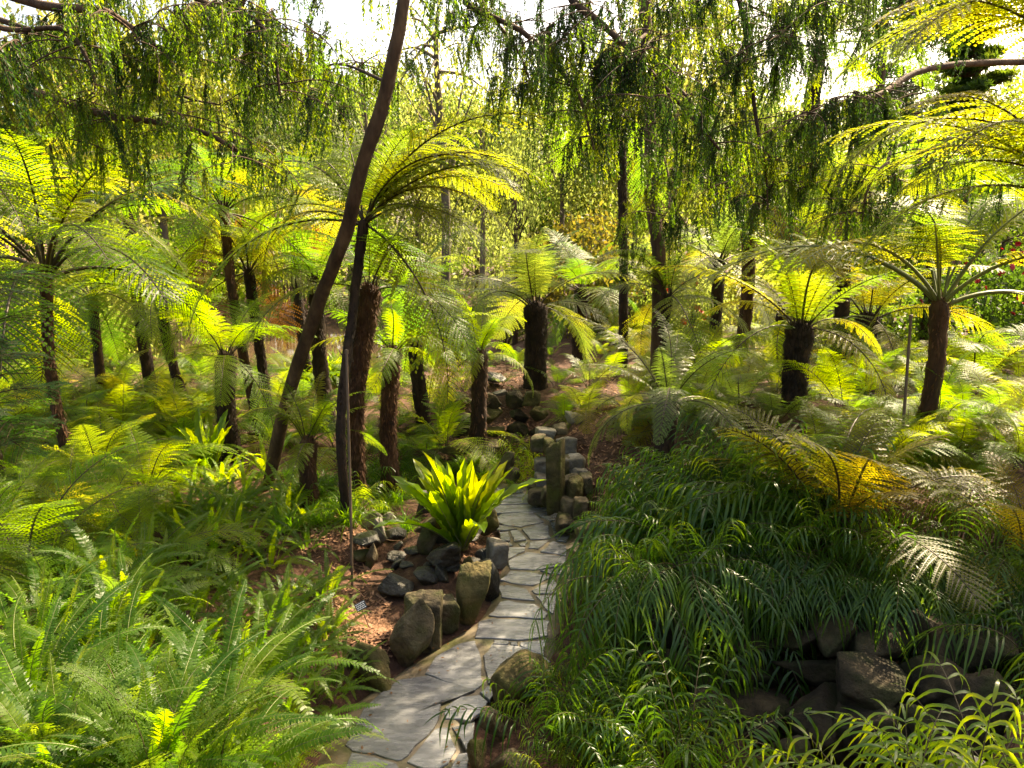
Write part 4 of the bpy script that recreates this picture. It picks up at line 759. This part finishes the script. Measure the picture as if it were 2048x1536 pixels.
weeping('dark weeping conifer at the right whose boughs form hanging curtains', b3, [b3, b3 + (-.1, 0, 3), b3 + (0, .1, 7), b3 + (0, 0, 10)],
  [([b3 + (0, 0, 5.0), A(1900, 130, 9), A(1760, 188, 8.3), A(1690, 205, 8.1), A(1610, 240, 8.0)], .05, .012, 3.2, .4), ([b3 + (0, 0, 4.0), A(1850, 280, 9.2), A(1770, 330, 8.8), A(1735, 380, 8.7), A(1725, 440, 8.7)], .03, .01, 1.6, .4),
   ([b3 + (0, 0, 6.8), A(1900, -60, 9), A(1760, -40, 8.4), A(1640, 0, 8.2), A(1590, 60, 8.2), A(1560, 120, 8.2)], .05, .01, 2.6, .35), ([b3 + (0, 0, 6.6), A(1950, -80, 10), A(1850, -20, 9.8), A(1760, 40, 9.6), A(1700, 60, 9.6)], .04, .01, 1.6, .3)], 150, tw=(.12, .08), dark=.8, seed=4)
s2 = A(1300, 400, 12.05)

# ------------------------------------------------------------------ broadleaf trees and shrubs
def crown_mesh(seed, n_cl, per, rad, leaf_len, squash=.8, hollow=.35, mats=None, tri=False):
    r = np.random.default_rng(seed); mb = MB()
    c = norm(r.normal(0, 1, (n_cl, 3))) * (hollow + (1 - hollow) * r.random((n_cl, 1)) ** .5); c *= rad * np.array((1, 1, squash))
    c = c * (1 + .22 * vnoise(c / rad, 2.2, seed)[:, None])
    b = np.repeat(c, per, 0) + r.normal(0, rad * .13, (n_cl * per, 3)) * np.array((1, 1, .7)); n = len(b)
    d = norm(r.normal(0, 1, (n, 3)) + np.array((0, 0, -.35))); kites(mb, b, d * leaf_len * r.uniform(.6, 1.2, (n, 1)), norm(np.cross(d, r.normal(0, 1, (n, 3)))) * leaf_len * .26)
    return mb.mesh('crown', mats or [L_TREE]), c
CROWNS = [crown_mesh(60 + i, 150, 34, 1.0, .075) for i in range(3)]; AIRY = [crown_mesh(70 + i, 80, 26, 1.0, .055, hollow=.2) for i in range(3)]
SHRUB = [crown_mesh(80 + i, 130, 34, 1.0, .10, .8, .45) for i in range(3)]
def tree(u, vt, d, hw, label, mat, airy=False, bark=None, tw=.16, group='trees in the background', squash=1.35, name='broadleaf_tree', vb=None):
    """tree whose crown top is seen at (u, vt); hw: crown half width in photograph pixels"""
    top = A(u, vt, d); z0 = g1(top[0], top[1]); rad = hw / FPX * d; H = top[2] - z0
    root = empty(name, (top[0], top[1], z0)); tag(root, label, 'tree', group)
    me, c = (AIRY if airy else CROWNS)[int(rng.integers(3))]
    sz = rad * squash; rz = rng.uniform(0, 6.28); cz = H - sz * .85
    mobj('crown', me, root, (0, 0, cz), (0, 0, rz), (rad, rad, sz), mat)
    mb = MB(); lean = rng.normal(0, .05, 2)
    P = spline([(0, 0, -.2), (lean[0] * H * .5, lean[1] * H * .3, H * .4), (0, 0, cz), (lean[0], 0, cz + sz * .5)], 22); tube(mb, P, np.linspace(tw, tw * .25, 22), 7, 0, .08, int(rng.integers(1e6)))
    mobj('trunk', mb.mesh('trunk', [bark or BARKL]), root)
    mb = MB(); ca, sa = math.cos(rz), math.sin(rz)
    for q in c[rng.permutation(len(c))[:16]]:
        e = np.array((ca * q[0] - sa * q[1], sa * q[0] + ca * q[1], q[2])) * np.array((rad, rad, sz * .8)) + np.array((0, 0, cz)); st = P[int(rng.integers(8, 19))]
        tube(mb, spline([st, (st + e) / 2 + np.array((0, 0, .1 * rad)), e], 7), np.linspace(tw * .35, tw * .06, 7), 4, 0, cap=False)
    mobj('limbs', mb.mesh('limbs', [bark or BARKL]), root)
    return root
tree(870, -60, 26, 150, 'airy pale tree against the white sky right of the leaning trunk', L_TREE, True, tw=.22, squash=1.5)
tree(720, 60, 32, 110, 'airy tree left of the leaning trunk against the sky', L_TREE, True)
tree(960, 130, 34, 130, 'yellowish tree in the hazy middle background', L_TREEY, True, squash=1.7)
tree(1030, 250, 24, 80, 'slim pale tree with thin dark trunk in the middle background', L_TREE, True, tw=.1, squash=2.2, bark=BARKC)
tree(830, 260, 38, 130, 'rounded light green tree behind the golden fronds', L_TREE)
tree(1120, 120, 36, 140, 'dense pale tree behind the centre right boughs', L_TREE)
tree(1360, -80, 30, 150, 'tall pale tree rising above the frame behind the centre right boughs', L_TREE)
tree(1280, 60, 34, 150, 'yellow-green tree behind the weeping boughs', L_TREEY)
tree(1440, 120, 38, 150, 'light green tree behind the red-brown trunk', L_TREE)
tree(1560, 260, 30, 130, 'yellow-green tree below the white sky gap', L_TREEY)
tree(600, 120, 34, 130, 'broad green tree behind the left boughs', L_TREE)
tree(460, 20, 36, 170, 'large light green tree behind the upper left boughs', L_TREE)
tree(300, 40, 34, 170, 'yellow-green tree at the upper left background', L_TREEY)
tree(120, -20, 32, 180, 'tall green tree behind the left golden fern', L_TREE)
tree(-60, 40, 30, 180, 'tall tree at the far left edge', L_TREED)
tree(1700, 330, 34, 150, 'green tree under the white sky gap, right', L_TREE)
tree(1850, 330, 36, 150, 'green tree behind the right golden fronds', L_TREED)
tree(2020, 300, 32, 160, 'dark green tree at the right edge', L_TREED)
tree(690, 330, 36, 140, 'low green tree behind the fence', L_TREE)
tree(520, 380, 40, 150, 'low tree on the far pond shore', L_TREEY)
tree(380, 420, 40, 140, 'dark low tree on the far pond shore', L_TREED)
tree(220, 400, 38, 150, 'green low tree on the far left shore', L_TREE)
tree(950, 400, 44, 150, 'pale low tree in the distance behind the centre', L_TREE)
tree(1350, 330, 40, 160, 'low yellow-green tree in the distance, right of centre', L_TREEY)
# background hedge of trees closing the view
for i in range(34):
    a = -62 + 124 * (i + rng.uniform(-.3, .3)) / 33; d = rng.uniform(55, 75); u = 1024 + FPX * math.tan(R(a) * .72)
    tree(u, (250 if 1560 < u < 1860 else 190) + rng.uniform(-90, 80), d, 130, 'distant tree in the wooded belt closing the garden, %s from left' % ORD[i], [L_TREE, L_TREED, L_TREEY][i % 3], group='distant wooded belt')
def shrub(u, vt, d, hw, label, mat, cat='shrub', name='shrub', squash=.9, flowers=None, group=None):
    top = A(u, vt, d); z0 = g1(top[0], top[1]); rad = hw / FPX * d; sz = max((top[2] - z0) / 2, .3)
    root = empty(name, (top[0], top[1], z0)); tag(root, label, cat, group); k = int(rng.integers(3)); me, c = SHRUB[k]
    mobj('foliage', me, root, (0, 0, sz), (0, 0, rng.uniform(0, 6)), (rad, rad, sz * 1.1), mat)
    mb = MB()
    for q in c[:7]: tube(mb, spline([(0, 0, -.1), q * np.array((rad, rad, sz)) * .4 + np.array((0, 0, sz * .7)), q * np.array((rad, rad, sz)) + np.array((0, 0, sz))], 6), np.linspace(.04, .01, 6), 4, 0)
    mobj('stems', mb.mesh('stems', [BARKC]), root)
    if flowers:
        fm, num = flowers; mb = MB()
        for i in range(6):
            aa = i * 1.047; dd = np.array([[math.cos(aa), math.sin(aa), .35]]); kites(mb, np.zeros((1, 3)), dd * .06, np.array([[-math.sin(aa), math.cos(aa), 0]]) * .028)
            kites(mb, np.zeros((1, 3)), np.array([[math.cos(aa + .5), math.sin(aa + .5), 1.2]]) * .032, np.array([[-math.sin(aa), math.cos(aa), 0]]) * .02)
        fme = mb.mesh('flower', [fm]); r = np.random.default_rng(int(u))
        for i in range(num):
            q = norm(r.normal(0, 1, 3) + np.array((-.1, -.9, .1))); mobj('flower', fme, root, q * np.array((rad, rad, sz * 1.05)) * r.uniform(.92, 1.05) + np.array((0, 0, sz)), (r.uniform(-1, 1) + 1.2, r.uniform(-.6, .6), r.uniform(0, 6)), r.uniform(1, 1.5) * d / 14)
    return root
shrub(1975, 490, 15, 130, 'dark green camellia bush dotted with red flowers at the right', L_TREED, name='camellia_bush', flowers=(REDF, 45))
shrub(1385, 505, 20, 70, 'bush with clusters of orange-red flowers behind the fern crowns', L_TREE, name='flowering_bush', flowers=(ORANGEF, 30))
shrub(1160, 405, 24, 110, 'rusty red leaved shrub in the middle background', L_RUST)
shrub(1280, 470, 24, 90, 'yellowish shrub right of the rusty shrub', L_TREEY)
shrub(1010, 560, 26, 70, 'grey-green shrub behind the arching golden fronds', L_TREE)
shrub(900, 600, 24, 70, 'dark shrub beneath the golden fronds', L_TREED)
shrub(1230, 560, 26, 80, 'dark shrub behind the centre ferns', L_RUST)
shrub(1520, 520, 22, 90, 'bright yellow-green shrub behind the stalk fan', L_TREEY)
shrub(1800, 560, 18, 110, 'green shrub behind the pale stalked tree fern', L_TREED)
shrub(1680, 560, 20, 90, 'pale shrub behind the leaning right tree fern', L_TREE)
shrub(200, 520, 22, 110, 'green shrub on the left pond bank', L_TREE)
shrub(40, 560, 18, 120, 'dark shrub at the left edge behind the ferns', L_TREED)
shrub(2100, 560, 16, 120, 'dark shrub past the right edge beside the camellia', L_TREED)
# podocarp at the left edge
def needle_bough(seed):
    r = np.random.default_rng(seed); mb = MB(); t = np.linspace(0, 1, 8); P = np.stack([.6 * t, .06 * np.sin(t * 3), .05 * t - .1 * t ** 2], 1); tube(mb, P, np.linspace(.008, .002, 8), 4, 1)
    for c in range(12):
        q = .15 + .85 * c / 12; b = at_s(t, P, q); sg = 1 if c % 2 else -1; d = norm(np.array((.9, sg * .8, r.normal(0, .15)))); l = .32 * (1.1 - q * .6); k = 26
        tt = np.linspace(.03, 1, k); C = b + d * (l * tt)[:, None] - np.array((0, 0, .06)) * (tt ** 2)[:, None]; tube(mb, C[::5], (.003,) * 6, 3, 1, cap=False); sd = norm(np.cross(d, (0, 0, 1)))
        for s2 in (-1, 1): kites(mb, C, norm(sd * s2 + d * .5 + r.normal(0, .15, (k, 3))) * .045, np.broadcast_to(d * .0045, C.shape))
    return mb.mesh('bough', [L_YEW, BARKC])
NB = [needle_bough(i) for i in range(3)]
pb = A(-60, 640, 6.2); root = empty('podocarp_shrub', (pb[0], pb[1], g1(pb[0], pb[1]))); tag(root, 'dark green needle leaved shrub poking in at the left edge', 'shrub')
mb = MB(); Hs = pb[2] - root.location[2] + .5; tube(mb, [(0, 0, -.1), (.02, 0, Hs * .5), (0, .02, Hs)], (.04, .03, .01), 6); mobj('trunk', mb.mesh('trunk', [BARKC]), root)
for i in range(46): mobj('bough', NB[i % 3], root, (0, 0, Hs * rng.uniform(.35, 1)), (rng.normal(0, .2), rng.uniform(-.6, .15), i * 2.4), rng.uniform(.75, 1.05))

# dark pine in the upper right, columnar conifer
def pine(u, vt, d, label, name, H_extra=0, tiers=9, spread=3.2, mat=None, tw=.35):
    top = A(u, vt, d); z0 = g1(top[0], top[1]); H = top[2] - z0; root = empty(name, (top[0], top[1], z0)); tag(root, label, 'tree')
    mb = MB(); P = spline([(0, 0, -.2), (.2, 0, H * .5), (0, 0, H)], 24); tube(mb, P, np.linspace(tw, .06, 24), 8, 0, .08, 5); mobj('trunk', mb.mesh('trunk', [BARKC]), root)
    for i in range(tiers * 4):
        z = H * (.42 + .57 * (i // 4 + rng.uniform(0, .5)) / tiers); az = rng.uniform(0, 6.28); l = spread * (1.08 - .8 * (z / H - .42) / .58) * rng.uniform(.7, 1.1); d_ = np.array((math.cos(az), math.sin(az), .12))
        mb = MB(); tube(mb, spline([(0, 0, z), d_ * l * .5 + (0, 0, z - .05 * l), d_ * l + (0, 0, z)], 8), np.linspace(.07, .02, 8), 5, 0)
        n = 420; q = rng.uniform(.35, 1.05, n); b = d_ * (l * q)[:, None] + np.array((0, 0, z + .12)) + rng.normal(0, 1, (n, 3)) * np.array((.34, .34, .13)) * l * .33; dd = norm(rng.normal(0, 1, (n, 3)) + np.array((0, 0, .7)))
        kites(mb, b, dd * .28, norm(np.cross(dd, rng.normal(0, 1, (n, 3)))) * .035, 0, 1)
        mobj('branch', mb.mesh('branch', [BARKC, mat or L_PINE]), root)
pine(1790, -260, 34, 'dark tiered pine standing against the white sky at upper right', 'pine_tree', spread=4.6)
pine(1975, -120, 24, 'tall narrow conifer column behind the right golden fronds', 'columnar_conifer', tiers=14, spread=1.3, mat=L_TREED, tw=.22)

# ------------------------------------------------------------------ fence beyond the pond
def fence(u0, u1, vb, d, label, hgt=1.5):
    a = A(u0, vb, d); b = A(u1, vb, d); za = min(g1(a[0], a[1]), a[2]); root = empty('picket_fence', (a[0], a[1], za)); tag(root, label, 'fence'); L = np.linalg.norm((b - a)[:2]); n = int(L / .17)
    mb = MB(); x, y, z = .055, .012, hgt
    V = np.array([(-x, -y, 0), (x, -y, 0), (x, y, 0), (-x, y, 0), (-x, -y, z), (x, -y, z), (x, y, z), (-x, y, z)]); F = [(0, 1, 5, 4), (1, 2, 6, 5), (2, 3, 7, 6), (3, 0, 4, 7), (4, 5, 6, 7)]
    mb.add(V, F); pm = mb.mesh('paling', [WOOD]); zb = a[2] - za
    for i in range(n): mobj('paling', pm, root, (L * (i + .5) / n, 0, zb + rng.uniform(-.02, .02)))
    for h in (.3, hgt - .25):
        mb = MB(); V2 = np.array([(0, .014, h - .05), (L, .014, h - .05), (L, .06, h - .05), (0, .06, h - .05), (0, .014, h + .05), (L, .014, h + .05), (L, .06, h + .05), (0, .06, h + .05)]); mb.add(V2, F + [(3, 2, 1, 0)]); mobj('rail', mb.mesh('rail', [WOOD]), root, (0, 0, zb))
    for i in range(int(L / 2.4) + 1):
        mb = MB(); V3 = V * np.array((1, 4, 1.0)); V3[4:, 2] = hgt + .05; V3[:4, 2] = -max(zb, 0) - .4; mb.add(V3 + np.array((0, .11, 0)), F); mobj('post', mb.mesh('post', [WOOD]), root, (min(i * 2.4 + .05, L), 0, zb))
fence(535, 660, 626, 40, 'brown picket fence on the far pond bank left of the leaning trunk', 1.6)
fence(762, 850, 640, 36, 'brown picket fence visible right of the fibrous trunk', 1.5)

# ------------------------------------------------------------------ rods and plant labels
def rod(u0, v0, u1, v1, d, r_, label):
    b = A(u0, v0, d); b[2] = g1(b[0], b[1]) - .15; t = A(u1, v1, d); root = empty('garden_stake', b); tag(root, label, 'stake'); mb = MB(); tube(mb, spline([(0, 0, 0), (t - b) * .5 + (.004, 0, 0), t - b], 10), np.linspace(r_, r_ * .9, 10), 7, 0); mobj('rod', mb.mesh('rod', [METAL]), root)
    mb = MB(); tube(mb, [t - b - (0, 0, .03), t - b + (0, 0, .012)], (r_ * 1.35, r_ * 1.3), 7, 0); mobj('cap', mb.mesh('cap', [METAL]), root)
rod(701, 1110, 693, 702, 7.9, .016, 'tall thin rusty metal rod standing before the thin trunk')
rod(1818, 760, 1822, 632, 8.3, .018, 'thin dark stake left of the pale stalked tree fern')
def plant_label(u, v, z, label, wd=.10, hg=.075, rz=0.0, rl=0.0):
    b = G(u, v, z); b[2] = min(b[2], g1(b[0], b[1])) ; root = empty('plant_label', b); root.rotation_euler = (0, rl, rz); tag(root, label, 'sign')
    mb = MB(); tube(mb, [(0, 0, -.1), (0, 0, .24)], (.005, .005), 6); mobj('stake', mb.mesh('stake', [METAL]), root)
    import bmesh
    bm = bmesh.new(); bmesh.ops.create_cube(bm, size=1); bmesh.ops.scale(bm, vec=(wd, .004, hg), verts=bm.verts); bmesh.ops.bevel(bm, geom=bm.edges[:], offset=.0015, segments=1); me = bpy.data.meshes.new('plate'); bm.to_mesh(me); bm.free(); me.materials.append(PLATE)
    pl = mobj('plate', me, root, (0, -.009, .26), (-.45, 0, 0)); mb = MB()
    for k in range(4):
        x = -wd * .42
        while x < wd * (.42 - .1 * k % .2):
            l = rng.uniform(.006, .016); zz = hg * (.34 - .22 * k); mb.add([(x, -.0032, zz - .003), (x + l, -.0032, zz - .003), (x + l, -.0032, zz + .003), (x, -.0032, zz + .003)], [[0, 1, 2, 3]]); x += l + .005
    mobj('lettering', mb.mesh('lettering', [WHITE]), pl)
plant_label(738, 1238, .2, 'small dark plant label on a thin stake in the mulch left of the path', rz=.5, rl=-.3)
plant_label(1722, 1215, .85, 'black plant label with white print at the top of the shaded rock wall', wd=.16, hg=.10, rz=.2)

# ------------------------------------------------------------------ mulch chips
def chips(spots):
    P = []
    for (u0, u1, v0, v1, n, zz) in spots:
        for _ in range(n):
            p = G(rng.uniform(u0, u1), rng.uniform(v0, v1), zz); p = G(*((rng.uniform(u0, u1), rng.uniform(v0, v1))), g1(p[0], p[1])); P.append((p[0], p[1], g1(p[0], p[1]) + .012))
    P = np.array(P); n = len(P); a = rng.uniform(0, 6.28, n); d = np.stack([np.cos(a), np.sin(a), rng.normal(0, .35, n)], 1); l = rng.uniform(.012, .045, (n, 1)); wv = np.stack([-np.sin(a), np.cos(a), rng.normal(0, .3, n)], 1) * l * rng.uniform(.15, .4, (n, 1))
    mb = MB(); V = np.stack([P - d * l - wv, P + d * l - wv * .8, P + d * l * .95 + wv, P - d * l * .9 + wv * .7], 1).reshape(-1, 3); mb.add(V, np.arange(n * 4).reshape(n, 4)); tag(mobj('mulch_chips', mb.mesh('mulch_chips', [CHIP])), 'scattered bark mulch chips on the garden beds', 'mulch', kind='stuff')
chips([(600, 740, 1000, 1110, 1600, .2), (650, 780, 1170, 1290, 1500, .2), (900, 1080, 720, 810, 2200, .85), (880, 1060, 880, 960, 1600, .25), (1130, 1330, 800, 960, 2500, .8), (1640, 1800, 1090, 1190, 900, .9), (880, 990, 1070, 1110, 500, .15)])
n_ = 240; q_ = rng.random(n_); c_ = np.stack([np.interp(q_ * (len(PATH_C) - 1), np.arange(len(PATH_C)), PATH_C[:, k]) for k in (0, 1)], 1); sd_ = np.where(rng.random(n_) < .5, -1, 1) * rng.uniform(0, 1, n_) ** .45 * .52
b_ = np.c_[c_[:, 0] + sd_, c_[:, 1] + rng.normal(0, .1, n_), np.full(n_, .016) + rng.uniform(0, .008, n_)]; a_ = rng.uniform(0, 6.28, n_); l_ = rng.uniform(.012, .05, (n_, 1)); mb = MB()
kites(mb, b_, np.c_[np.cos(a_), np.sin(a_), rng.normal(0, .12, n_)] * l_, np.c_[-np.sin(a_), np.cos(a_), rng.normal(0, .2, n_)] * l_ * .22)
tag(mobj('leaf_litter', mb.mesh('leaf_litter', [L_DEAD])), 'small fallen brown leaflets strewn on the wet path', 'leaves', kind='stuff')
print('OBJECTS', len(bpy.data.objects), 'TRIS', sum(len(m.loops) - 2 * len(m.polygons) for m in bpy.data.meshes))
